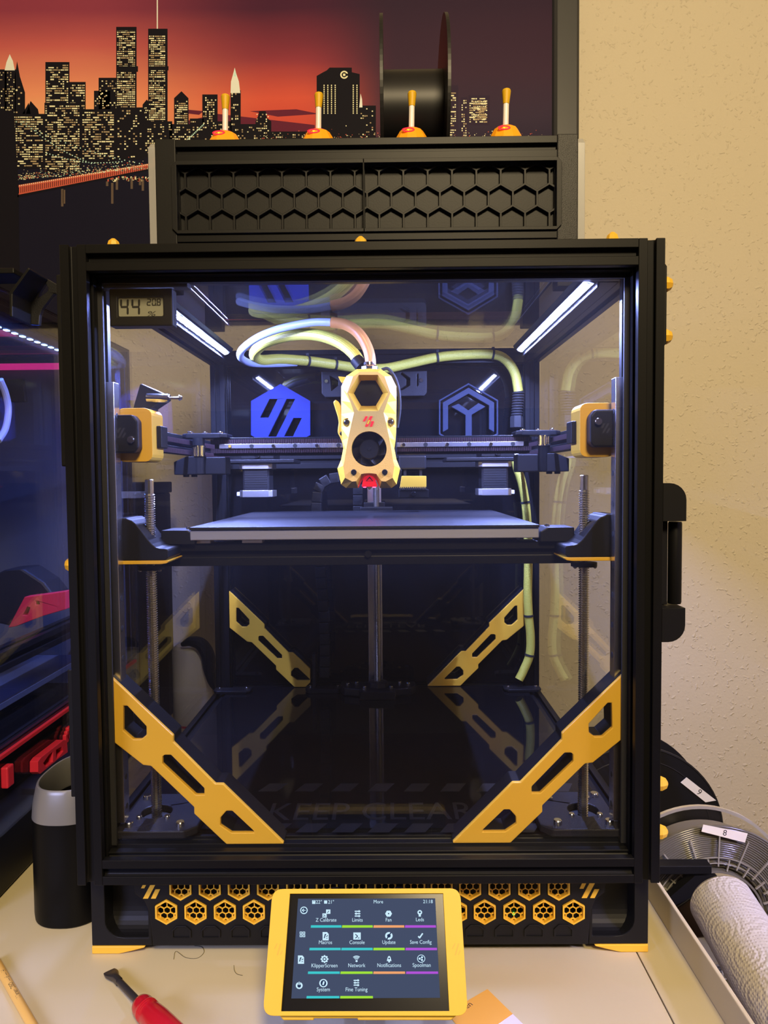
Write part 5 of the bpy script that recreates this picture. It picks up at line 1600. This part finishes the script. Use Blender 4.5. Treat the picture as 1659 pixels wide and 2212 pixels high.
# ------------------------------------------------------------------ empty spool on the box
SPX0, SPX1 = 13.5, 83.5
spz, spr, spy = LID + 92.2, 92.0, 260.0
M['smoke'] = mat('dark_spool', (0.010, 0.010, 0.012), 0.42, spec=.3)
es_ = thing('empty_spool', 'empty black spool standing upright on the black box in front of the poster', 'spool', (48, spy, LID))
for x0, x1 in ((SPX0, SPX0 + 3.5), (SPX1 - 3.5, SPX1)):
    hub_h = [(27 * math.cos(t), 27 * math.sin(t)) for t in [k * math.pi / 16 for k in range(32)]]
    rim = [(spr * math.cos(t), spr * math.sin(t)) for t in [k * math.pi / 48 for k in range(96)]]
    build('flange', MB().plate(rim, [hub_h], lambda u, v, w: (w, spy + u, spz + v), x0, x1), M['smoke'], es_, .9)
dr = MB().lathe([(42, SPX0 + 3.5), (42, SPX1 - 3.5)], (0, spy, spz), 'x', 64, caps=False)
dr.lathe([(27, SPX0 + 3.5), (27, SPX1 - 3.5)], (0, spy, spz), 'x', 32, caps=False)
build('drum', dr, M['smoke'], es_)

# ------------------------------------------------------------------ tall bin on the left
binm = thing('waste_bin', 'tall black bin with silver top ring between printer and desk edge', 'bin', (-271, 108, DESK))
def oval(inset, n=56, dy=0.0):
    a_, b_ = 35.5 - inset, 52 - inset
    out = []
    for k in range(n):
        t = 2 * math.pi * k / n
        c, s_ = math.cos(t), math.sin(t)
        e = 2 / 2.5
        out.append((-272.5 + a_ * math.copysign(abs(c) ** e, c), 108 + b_ * math.copysign(abs(s_) ** e, s_)))
    return out
def loft(mb, rings, mi=0):
    n = len(rings[0][0]); vs = []
    for poly, z in rings: vs += [(x, y, z) for x, y in poly]
    fs = [(j * n + i, j * n + (i + 1) % n, (j + 1) * n + (i + 1) % n, (j + 1) * n + i) for j in range(len(rings) - 1) for i in range(n)]
    mb.add(vs, fs, mi, True); return mb
ZB = 21.0; ZT = 50.0
body = loft(MB(), [(oval(30), DESK + .2), (oval(1.5), DESK + .2), (oval(.4), DESK + 1.5), (oval(0), DESK + 6), (oval(0), ZB), (oval(2), ZB + .1), (oval(2), DESK + 4), (oval(30), DESK + 4)])
build('body', body, mat('satin_black_bin', (.003, .003, .003), .42, spec=.12), binm)
rg = loft(MB(), [(oval(2.2), ZB - 2), (oval(0), ZB + .1), (oval(1.0), ZB + 12), (oval(3.6), ZT - 4), (oval(4.6), ZT - .7), (oval(5.4), ZT), (oval(6.4), ZT - .4), (oval(6.6), ZT - 4), (oval(3.2), ZB), (oval(2.2), ZB - 2)])
build('top_ring', rg, M['silver'], binm, label='silver grey tapered top ring')

# ------------------------------------------------------------------ neighbouring printer, seen past the left side
NX = -345.0
nb = thing('neighbour_printer', 'second enclosed black 3D printer glowing blue inside, left of the main printer', 'printer', (-540, 300, DESK))
NT = UX(0, 676, NX)[2] + 22
NB0 = UX(0, 1626, NX)[2]
NY0, NY1 = 60, 470
NXL = NX - 400
for x in (NX - 10, NXL + 10):
    for y in (NY0 + 10, NY1 - 10):
        beam('frame_beam', 'z', x, y, DESK + 62, NT, nb)
    for z in (NT - 10, NB0 - 16):
        beam('frame_beam', 'y', x, z, NY0 + 20, NY1 - 20, nb)
for y in (NY0 + 10, NY1 - 10):
    for z in (NT - 10, NB0 - 16):
        beam('frame_beam', 'x', y, z, NXL + 20, NX - 20, nb)
M['npane'] = pane_mat('dusty_acrylic', tint=(.97, .97, .99), haze=.006)
build('side_panel', MB().box(NX + .2, NX + 3.2, NY0, NY1, DESK + 64, NT), M['npane'], nb, label='clear acrylic side panel')
M['nback'] = mat('grey_back_panel', (.06, .07, .10), .5)
build('back_panel', MB().box(NXL, NX, NY1 - 20, NY1 - 17, DESK + 64, NT - 20), M['nback'], nb)
build('side_panel', MB().box(NXL, NXL + 3, NY0, NY1, DESK + 64, NT), M['nback'], nb)
build('top_panel', MB().box(NXL, NX, NY0, NY1, NT + .2, NT + 3), M['gloss'], nb)
build('deck_panel', MB().box(NXL + 20, NX - 20, NY0 + 20, NY1 - 20, NB0 - 8, NB0 - 5), M['gloss'], nb)
build('base', MB().box(NXL, NX - 4, NY0 + 4, NY1, DESK + 2, NB0 - 26), M['blackp'], nb, 2)
for x in (NX - 30, NXL + 30):
    for y in (NY0 + 30, NY1 - 30):
        build('rubber_foot', MB().lathe([(14, DESK), (15, DESK + 2.2)], (x, y, 0), 'z', 16), M['rubber'], nb)
# red corner brackets and clips low on its side
M['redn'] = M['red']
build('trim', MB().box(NX + 3.3, NX + 7, NY0 + 20, NY1 - 20, NB0 - 3, NB0 + 1), M['redn'], nb, .5, label='red strip along the lower edge of the side panel')
def yz(px, py, X): p = UX(px, py, X); return (p[1], p[2])
rp = [yz(*p, NX + 4) for p in ((65, 1668), (65, 1645), (72, 1636), (122, 1598), (129, 1600), (131, 1625), (112, 1638), (70, 1672))]
rh = [[yz(*p, NX + 4) for p in q] for q in (((77, 1648), (90, 1630), (98, 1624), (98, 1645), (82, 1657)), ((105, 1620), (117, 1613), (121, 1622), (112, 1634), (105, 1640)))]
build('corner_bracket', MB().plate(rp, rh, lambda u, v, w: (w, u, v), NX + 3.5, NX + 12), M['redn'], nb, .6, label='red printed bracket with cut-outs')
c = yz(15, 1676, NX + 6)
build('panel_clip', MB().box(NX + 3, NX + 10, c[0] - 6, c[0] + 6, c[1] - 10, c[1] + 10), M['redn'], nb, 1.5, label='red panel clip')
for k in range(3):
    c = yz(140 + 3 * k, 1595 - 8 * k, NX + 4)
    build('panel_clip', MB().box(NX + 3, NX + 7, c[0] - 4, c[0] + 4, c[1] - 5, c[1] + 5), M['redn'], nb, 1)
# light strip, magenta bar, blue tube, machinery inside
ls = build('light_channel', MB().box(NX - 24, NX - 14, NY0 + 22, NY1 - 22, NT - 28, NT - 21), M['blackp'], nb, .5)
lme = mesh_of(MB().box(-2, 2, -3, 3, -1, 0), 'light_diode', emit_mat('blue_emitter', (.25, .45, 1.0), 9))
for k in range(22):
    inst('light_diode', lme, ls, (NX - 19, NY0 + 36 + k * 16, NT - 28))
ll = area_light('blue_strip_light', (NX - 19, 265, NT - 30), (NX - 120, 265, 200), 340, 1.1, (.04, .14, 1.0), 6)
ll.rotation_euler = Matrix((Vector((0, 1, 0)), Vector((-.4, 0, 1)).normalized().cross(Vector((0, 1, 0))), Vector((.4, 0, 1)).normalized())).transposed().to_euler()
pk = U(0, 793, NY1 - 24)
build('magenta_bar', MB().box(NXL + 30, NX - 22, NY1 - 30, NY1 - 22, pk[2] - 4, pk[2] + 4), mat('magenta_bar', (.7, .03, .3), .4, emit=(1, .03, .35), es=.55), nb, 1)
pk = U(0, 761, NY1 - 24)
build('magenta_bar', MB().box(NXL + 30, NX - 22, NY1 - 26, NY1 - 22, pk[2] - 3, pk[2] + 3), mat('rose_bar', (.45, .05, .15), .5), nb, 1)
bt_ = [UX(0, 820, NX - 30), UX(12, 850, NX - 30), UX(18, 885, NX - 30), UX(12, 925, NX - 30), UX(-4, 952, NX - 30)]
build('filament_tube', MB().tube(spline(bt_, 8), 3.4, 10), M['tubeclear'], nb, label='pale blue curved tube')
build('vent_plate', MB().plate([xz(-20, 825, NY1 - 24), xz(52, 818, NY1 - 24), xz(58, 868, NY1 - 24), xz(-20, 866, NY1 - 24)], [], lambda u, v, w: (u, w, v), NY1 - 28, NY1 - 21), M['blacks'], nb, 1)
ext_ = [xz(-6, 1330, 330), xz(0, 1260, 330), xz(14, 1236, 330), xz(36, 1225, 330), xz(75, 1222, 330), xz(118, 1250, 330), xz(140, 1278, 330), xz(100, 1300, 330), xz(60, 1345, 330)]
build('print_head', MB().plate(ext_, [], lambda u, v, w: (u, w, v), 300, 345), M['blacks'], nb, 3)
rd = [xz(48, 1344, 318), xz(82, 1280, 318), xz(128, 1274, 318), xz(168, 1268, 318), xz(168, 1306, 318), xz(120, 1320, 318), xz(62, 1342, 318)]
rdh = [[xz(*p, 318) for p in q] for q in (((78, 1318), (88, 1300), (94, 1302), (88, 1318)), ((106, 1290), (112, 1290), (114, 1296), (106, 1297)))]
build('head_bracket', MB().plate(rd, rdh, lambda u, v, w: (u, w, v), 285, 299), M['redn'], nb, .8, label='red printed bracket below the head')
gz = UX(60, 1405, NX - 26)[2]
beam('gantry_beam', 'y', NX - 36, gz, NY0 + 22, NY1 - 22, nb)
build('bed_plate', MB().box(NXL + 50, NX - 48, NY0 + 60, NY1 - 60, gz - 60, gz - 53), M['nback'], nb, .6)
lb = MB().box(NX - 70, NX - 30, 330, 400, gz - 100, gz - 80)
build('motor_block', lb, M['red'], nb, 1)

# bracket hooked over its top beam
bk = thing('cable_bracket', 'black triangular bracket with cut-outs on top of the left printer', 'bracket', (-300, 150, NT))
BKY = 118
bo_ = [(30, 699), (30, 668), (8, 653), (10, 648), (20, 648), (51, 600), (98, 598), (140, 622), (150, 700), (150, 719), (80, 719), (60, 705), (52, 700)]
bkp = [xz(*p, BKY) for p in ((62, 700), (62, 652), (98, 600), (106, 604), (140, 624), (150, 640), (150, 652), (116, 634), (90, 668), (86, 680), (84, 702))]
bkh = [[xz(*p, BKY) for p in ((80, 645), (88, 628), (98, 612), (104, 622), (102, 630))]]
build('arm', MB().plate(bkp, bkh, lambda u, v, w: (u, w, v), BKY, BKY + 5), M['blacks'], bk, .6)
fz0, fz1 = xz(62, 700, BKY), xz(62, 652, BKY)
bx_ = MB()
s_l = [xz(62, 702, BKY), xz(62, 650, BKY), xz(100, 600, BKY), xz(104, 604, BKY), xz(68, 654, BKY), xz(68, 702, BKY)]
bx_.plate(s_l, [], lambda u, v, w: (u, w, v), BKY - 34, BKY)
build('slanted_face', bx_, M['blackp'], bk, .8)
w0 = xz(62, 702, BKY)
build('hook', MB().box(NX - 12, w0[0] + 3, BKY - 30, BKY + 5, NT + 3.1, NT + 8), M['blackp'], bk, .8)

# ------------------------------------------------------------------ things on the desk between and behind the printers
cp = U(417, 1535, 600)
cz0, cz1 = DESK, U(417, 1392, 600)[2]
can = thing('white_canister', 'white rounded canister with a black curved spout behind the printer, seen through its left panel', 'canister', (cp[0], 600, DESK))
rr_ = 31
build('body', MB().lathe([(rr_ - 1, DESK + 3), (rr_, DESK + 5), (rr_, cz1 - 10), (rr_ - 2, cz1 - 4), (rr_ - 7, cz1), (0, cz1 + 1)], (cp[0], 600, 0), 'z', 36), M['white'], can)
build('base_ring', MB().lathe([(rr_ + .5, DESK), (rr_ + .5, DESK + 3)], (cp[0], 600, 0), 'z', 36), M['red'], can, label='dark red base ring')
sw = spline([U(*p, 566) for p in ((392, 1393), (412, 1386), (434, 1392), (448, 1414), (452, 1444), (460, 1476), (476, 1498))], 8)
build('spout', MB().tube(sw, 6, 10, rfn=lambda t, d: 3 + 8 * math.sin(math.pi * min(1, t * 1.05)) ** .8), M['blackp'], can)
wb = UZ(275, 1690, DESK)
M['oak'] = mat('pale_wood', (.52, .42, .33), .5, vary=(60, (.42, .33, .25), .35, .65))
tag(build('wooden_board', MB().box(-338, -238.5, 330, 520, DESK, DESK + 8), M['oak'], None, .8, origin=(-288, 425, DESK)), 'pale wooden board lying on the desk behind the bin', 'board')

sbx = thing('dark_filler_box', 'plain dark box added behind the left printer to darken the view there', 'box', (-480, 570, DESK))  # added so the view through the left side panel turns dark
build('body', MB().box(-600, -347, 486, 655, DESK, 300), M['blackp'], sbx, 3)
build('lid', MB().box(-603, -345, 483, 658, 300, 318), M['blackp'], sbx, 2)
# pencil, screwdriver, note
pa, pb_2 = Vector(UZ(-12, 2071, DESK + 3.4)), Vector(UZ(82, 2236, DESK + 3.4))
pc_ = thing('pencil', 'yellow pencil with dark printed lettering lying on the desk at lower left', 'pencil', pa / 1.0)
pdr = (pb_2 - pa).normalized()
up_ = Vector((0, 0, 1)); sd_ = pdr.cross(up_).normalized()
build('shaft', MB().lathe([(3.4, 0), (3.4, (pb_2 - pa).length)], pa, (sd_, up_, pdr), 18), mat('pencil_yellow', (.66, .40, .10), .35), pc_)
pt_ = MB()
vs, fs = text_tris('Wiener  DSO  — d —  H', 5.0, align='LEFT')
o0 = Vector(UZ(43, 2158, DESK + 6))
def pfn(a_, b_):
    along = o0 - pdr * a_
    th = (b_ - 1.7) / 3.45
    base = pa + pdr * (along - pa).dot(pdr)
    return tuple(base - sd_ * (-1) * 3.45 * math.sin(-th + .0) * -1 + up_ * 3.45 * math.cos(th))
pt_.add([pfn(a_ * .82, b_) for a_, b_ in vs], fs)
build('lettering', pt_, mat('pencil_ink', (.05, .045, .02), .5), pc_)
sa, sb = Vector(UZ(236, 2098, DESK + 3.5)), Vector(UZ(303, 2168, DESK + 8.5))
scd = thing('screwdriver', 'flat blade screwdriver with red handle lying on the desk', 'screwdriver', sa)
sdr = (sb - sa).normalized(); s_s = sdr.cross(up_).normalized(); s_u = s_s.cross(sdr)
bl = MB()
ring = [(4.6, .7, 0), (5.2, .9, 3), (5.0, 1.5, 6), (2.6, 2.6, 13), (2.6, 2.6, 20)]
n = 16
vs = []
for a_, b_, d_ in ring:
    for k in range(n):
        t = 2 * math.pi * k / n
        c_, q_ = math.cos(t), math.sin(t)
        vs.append(sa + sdr * d_ + s_s * (a_ * math.copysign(abs(c_) ** .5, c_)) + s_u * (b_ * math.copysign(abs(q_) ** .5, q_)))
bl.add(vs, [(j * n + i, j * n + (i + 1) % n, (j + 1) * n + (i + 1) % n, (j + 1) * n + i) for j in range(4) for i in range(n)] + [tuple(reversed(range(n)))], 0, True)
M['darksteel'] = mat('dark_steel', (.10, .09, .085), .38, .8)
build('blade', bl, M['darksteel'], scd)
L_s = (sb - sa).length
build('shaft', MB().lathe([(2.6, 12), (2.6, L_s + 12)], sa, (s_s, s_u, sdr), 18), M['darksteel'], scd)
M['redgloss'] = mat('red_gloss', (.42, .008, .015), .18)
hp = [(0, L_s - 2), (4.5, L_s - 1.5), (7.0, L_s + 1), (8.0, L_s + 5), (8.0, L_s + 9)] + [(8.2 + .35 * (k % 2), L_s + 10 + k * 1.1) for k in range(7)] + [(8.8, L_s + 20), (9.4, L_s + 30), (9.8, L_s + 60), (9.2, L_s + 84), (5, L_s + 89), (0, L_s + 90)]
build('handle', MB().lathe(hp, sa, (s_s, s_u, sdr), 28), M['redgloss'], scd, label='glossy red handle')
nt_ = [UZ(*p, DESK + .4) for p in ((1000, 2166), (1053, 2137), (1107, 2190), (1070, 2214), (1040, 2236), (996, 2180))]
NTK = thing('sticky_note', 'orange paper slip with lettering poking out from under the touchscreen', 'paper', nt_[0])
n0 = [UZ(*p, DESK + .5) for p in ((965, 2188), (1053, 2137), (1107, 2190), (1018, 2252))]
build('sheet', MB().plate([(p[0], p[1]) for p in n0], [], lambda u, v, w: (u, v, w), DESK + .2, DESK + .7), mat('orange_paper', (.72, .36, .05), .6), NTK)
n1 = [UZ(*p, DESK + .2) for p in ((1107, 2190), (1150, 2232), (1090, 2290), (1030, 2240))]
build('pale_sheet', MB().plate([(p[0], p[1]) for p in n1], [], lambda u, v, w: (u, v, w), DESK, DESK + .3), mat('lilac_paper', (.66, .62, .72), .6), NTK, label='pale lilac lower part')
q0, q1 = Vector(UZ(1008, 2180, DESK + .75)), Vector(UZ(1032, 2164, DESK + .75))
ax = (q1 - q0).normalized(); ay = Vector((-ax.y, ax.x, 0))
lt = MB(); vs, fs = text_tris('en', 7.0, align='LEFT'); lt.add([tuple(q0 + ax * (a_ + 0.4) + ay * b_) for a_, b_ in vs], fs)
build('lettering', lt, M['dark'], NTK)

# ------------------------------------------------------------------ spools, holder and paper roll beyond the right edge of the desk
s8 = .4713
sp8 = U(1545, 1984, 180)
M['coil'] = mat('clear_filament', (.15, .142, .125), .16)
M['spoolclear'] = pane_mat('clear_spool', tint=(.96, .96, .96), rough=.02)
M['spoke'] = mat('clear_spoke', (.55, .53, .48), .12, trans=.5)
M['paper'] = mat('label_paper', (.80, .77, .70), .6)
R8 = 100.0
t8 = thing('clear_filament_spool', 'clear spool of grey filament marked 8 beyond the right edge of the desk', 'spool', (sp8[0], 215, sp8[2] - R8))
c8 = (sp8[0], 180, sp8[2])
hole8 = 49.0
def disc(mb, c, r, ri, y0, y1, n=64):
    return mb.plate([(r * math.cos(k * 2 * math.pi / n), r * math.sin(k * 2 * math.pi / n)) for k in range(n)], [[(ri * math.cos(k * 2 * math.pi / 40), ri * math.sin(k * 2 * math.pi / 40)) for k in range(40)]], lambda u, v, w: (c[0] + u, w, c[2] + v), y0, y1)
for y0 in (180, 222):
    build('flange', disc(MB(), c8, R8, hole8, y0, y0 + 2.6), M['spoolclear'], t8)
build('flange_rim', MB().lathe([(R8 - 2.4, 1.4), (R8 + .8, 1.2), (R8 + .8, -3), (R8 - 2.4, -3.2), (R8 - 2.4, 1.4)], (c8[0], 222, c8[2]), '-y', 72, caps=False), M['spoke'], t8)
cm_ = MB()
prof = [(52, -60)]
prof = []
r = 53.0
while r < 97:
    prof += [(r, 0.0), (r + .55, .75), (r + 1.1, .95), (r + 1.6, .7), (r + 2.1, 0)]
    r += 2.2
prof += [(r, -1), (86, -1.5), (86, -36), (53, -37), (53, 0)]
cm_.lathe(prof, (c8[0], 184.5, c8[2]), '-y', 72, caps=False)
build('filament_coil', cm_, M['coil'], t8, label='grey translucent filament wound in rings')
for k in range(18):
    a_ = math.radians(20 * k + 8)
    d_ = Vector((math.cos(a_), 0, math.sin(a_))); t_ = Vector((-math.sin(a_), 0, math.cos(a_)))
    build('spoke', MB().obox(Vector((c8[0], 179.4, c8[2])) + d_ * 72.0, d_ * 16, t_ * .7, Vector((0, .9, 0))), M['spoke'], t8)
    build('spoke', MB().obox(Vector((c8[0], 179.4, c8[2])) + Vector((math.cos(a_ + .17), 0, math.sin(a_ + .17))) * 58.0, Vector((math.cos(a_ + .17), 0, math.sin(a_ + .17))) * 6, Vector((-math.sin(a_ + .17), 0, math.cos(a_ + .17))) * .7, Vector((0, .9, 0))), M['spoke'], t8)
build('hub_ring', MB().lathe([(hole8, 2), (hole8 + 2.2, 2), (hole8 + 2.2, -42), (hole8, -42), (hole8, 2)], (c8[0], 181, c8[2]), '-y', 48, caps=False), M['coil'], t8)
for r_ in (59, 65):
    build('ring_rib', MB().lathe([(r_, 0), (r_ + .9, .2), (r_ + .9, 1.4), (r_, 1.4), (r_, 0)], (c8[0], 180, c8[2]), '-y', 60, caps=False), M['spoke'], t8)
def flange_label(par, c, y, quad, body, size, pxc, ang):
    q = [U(*p, y) for p in quad]
    lb_ = build('number_label', MB().plate([(p[0], p[2]) for p in q], [], lambda u, v, w: (u, w, v), y - .25, y), M['paper'], par, label='white paper label with a number')
    o_ = U(*pxc, y - .3); a_ = math.radians(ang); m_ = MB()
    vs, fs = text_tris(body, size)
    m_.add([(o_[0] + (u * math.cos(a_) - v * math.sin(a_)), y - .3, o_[2] + (u * math.sin(a_) + v * math.cos(a_))) for u, v in vs], fs)
    build('number', m_, M['dark'], lb_)
flange_label(t8, c8, 178.2, ((1519, 1781), (1515, 1796), (1609, 1820), (1615, 1800)), '8', 8.8, (1565, 1805), -9)

# black spool hung further back
s9c = U(1372, 1800, 440)
R9 = 124.0
s9c = (s9c[0], 440, s9c[2])
t9 = thing('black_filament_spool', 'black spool marked 9 behind the clear spool, against the wall', 'spool', (s9c[0], 470, s9c[2] - R9))
for y0 in (440, 505):
    build('flange', disc(MB(), s9c, R9, 27, y0, y0 + 3), M['smoke'], t9, .6)
build('drum', MB().lathe([(100, 0), (100, -62), (27, -62), (27, 0), (100, 0)], (s9c[0], 443, s9c[2]), '-y', 56, caps=False), M['smoke'], t9)
for r_ in (R9 - 3, R9 - 20):
    build('flange_ring', MB().lathe([(r_, 0), (r_ + 1, .8), (r_ + 2, 0)], (s9c[0], 440, s9c[2]), '-y', 72, caps=False), M['smoke'], t9)
flange_label(t9, s9c, 438.6, ((1483, 1679), (1470, 1690), (1524, 1733), (1547, 1729)), '9', 12, (1507, 1716), -38)
wr9 = MB(); vs, fs = text_tris('10 20 30', 6)
o_ = U(1447, 1732, 438.8); a_ = math.radians(72)
wr9.add([(o_[0] + u * math.cos(a_) - v * math.sin(a_), 438.9, o_[2] + u * math.sin(a_) + v * math.cos(a_)) for u, v in vs], fs)
M['greyink'] = mat('grey_ink', (.45, .40, .30), .5)

# holder: bar from the desk rim to the hubs
hb = thing('spool_holder', 'flat black bar reaching from the desk rim into the clear spool', 'holder', (RX + 20, 160, DESK))
q0, q1 = U(1410, 1871, 158), U(1538, 1889, 158)
RO = UZ(1632, 2212, RTOP)[0]
build('bar', MB().box(RO + .3, q1[0], 158, 172, q1[2], q0[2]), M['blackp'], hb, .8)
build('peg', MB().cyl((c8[0] - 4, 158, c8[2] + 39.5), (c8[0] - 4, 226, c8[2] + 39.5), 8, 20), M['blackp'], hb)
bq = [U(*p, 160) for p in ((1541, 1893), (1541, 1920), (1520, 1925), (1455, 1958), (1440, 1944), (1500, 1893))]
build('strut', MB().plate([(max(p[0], RX + 15), p[2]) for p in bq], [], lambda u, v, w: (u, w, v), 160, 170), M['blackp'], hb, .8)
build('bar', MB().box(RO + .3, s9c[0] + 8, 512, 524, DESK + 2, DESK + 8), M['blackp'], hb, .8)
build('peg_arm', MB().box(s9c[0] - 8, s9c[0] + 8, 512, 524, s9c[2] + 10, DESK + 2), M['blackp'], hb, .5)
build('peg', MB().cyl((s9c[0], 436, s9c[2] + 17), (s9c[0], 514, s9c[2] + 17), 9.6, 20), M['blackp'], hb)

# paper towel roll
M['towel'] = None
def towel_mat():
    m = bpy.data.materials.new('embossed_paper'); m.use_nodes = True
    nt = m.node_tree; b = nt.nodes['Principled BSDF']
    b.inputs['Base Color'].default_value = (.47, .44, .40, 1); b.inputs['Roughness'].default_value = .85
    uv = nt.nodes.new('ShaderNodeUVMap')
    vo = nt.nodes.new('ShaderNodeTexVoronoi'); vo.inputs['Scale'].default_value = 1.0; vo.inputs['Randomness'].default_value = .25
    mp = nt.nodes.new('ShaderNodeMapping'); mp.inputs['Scale'].default_value = (62, .33, 1)
    nt.links.new(uv.outputs[0], mp.inputs[0]); nt.links.new(mp.outputs[0], vo.inputs['Vector'])
    r = nt.nodes.new('ShaderNodeMapRange'); r.inputs['From Min'].default_value = .1; r.inputs['From Max'].default_value = .42; r.inputs['To Min'].default_value = 1; r.inputs['To Max'].default_value = 0
    nt.links.new(vo.outputs['Distance'], r.inputs['Value'])
    v2 = nt.nodes.new('ShaderNodeTexVoronoi'); v2.inputs['Scale'].default_value = 1
    m2 = nt.nodes.new('ShaderNodeMapping'); m2.inputs['Scale'].default_value = (6.0, .035, 1)
    nt.links.new(uv.outputs[0], m2.inputs[0]); nt.links.new(m2.outputs[0], v2.inputs['Vector'])
    sn = nt.nodes.new('ShaderNodeMath'); sn.operation = 'MULTIPLY'; sn.inputs[1].default_value = 38
    s_ = nt.nodes.new('ShaderNodeMath'); s_.operation = 'SINE'
    nt.links.new(v2.outputs['Distance'], sn.inputs[0]); nt.links.new(sn.outputs[0], s_.inputs[0])
    mu = nt.nodes.new('ShaderNodeMath'); mu.operation = 'MULTIPLY_ADD'; mu.inputs[1].default_value = .45
    nt.links.new(s_.outputs[0], mu.inputs[0]); nt.links.new(r.outputs[0], mu.inputs[2])
    bp = nt.nodes.new('ShaderNodeBump'); bp.inputs['Strength'].default_value = .5; bp.inputs['Distance'].default_value = 1.1 * S
    nt.links.new(mu.outputs[0], bp.inputs['Height']); nt.links.new(bp.outputs['Normal'], b.inputs['Normal'])
    return m
ta, tb = Vector(U(1551, 1938, 96)), Vector(U(1735, 2246, -40))
td = (tb - ta).normalized(); te = tb + td * 60
roll = thing('paper_roll', 'white embossed paper towel roll lying at the lower right beside the desk', 'paper roll', te)
ps = [ta + td * (te - ta).length * k / 60 for k in range(61)]
TR = 28.5
mb = MB().tube(ps, TR, 48, rfn=lambda t, d: TR * (1 - max(0, (1 - d / 7)) ** 2 * .28), caps=False)
build('paper', mb, towel_mat(), roll)
tw = td; tu = tw.orthogonal().normalized(); tv_ = tw.cross(tu)
cb2 = MB().lathe([(TR * .72, 0), (TR * .68, -.4), (13, .6), (13, 6)], ta, (tu, tv_, tw), 48, caps=False)
build('roll_end', cb2, mat('paper_end', (.72, .68, .62), .85), roll)
build('core', MB().lathe([(13, .4), (12, .4), (12, 40), (13, 40)], ta, (tu, tv_, tw), 32, caps=False), mat('cardboard', (.30, .21, .13), .8), roll)

# brown box on the floor side of the desk
zb_ = float(te.z) - TR * .97
cab = thing('cabinet', 'dark brown low cabinet beside the desk, under the paper roll and the spools', 'cabinet', (RX + 170, 100, FLOOR))
M['brownboard'] = mat('brown_board', (.03, .019, .014), .9, spec=.05)
build('body', MB().box(RX + 18, RX + 330, -420, 70, FLOOR, zb_), M['brownboard'], cab, 1.5)
build('low_body', MB().box(RX + 18, RX + 250, 70.5, 515, FLOOR, s9c[2] - R9 - .4), M['brownboard'], cab, 1.5)

# two stray hairs on the desk
for k, (pts, lab) in enumerate((([(375, 2072), (380, 2055), (400, 2068), (425, 2070), (440, 2058), (436, 2046), (420, 2043)], 'thin curly dark hair on the desk in front of the printer skirt'),
                                ([(505, 2085), (506, 2096), (512, 2104), (524, 2107)], 'short thin hair on the desk left of the touchscreen'))):
    P_ = spline([UZ(*p, DESK + .25) for p in pts], 6)
    o_ = build('hair', MB().tube(P_, .16, 5), M['rubber'], None, origin=tuple(P_[0]))
    tag(o_, lab, 'hair')
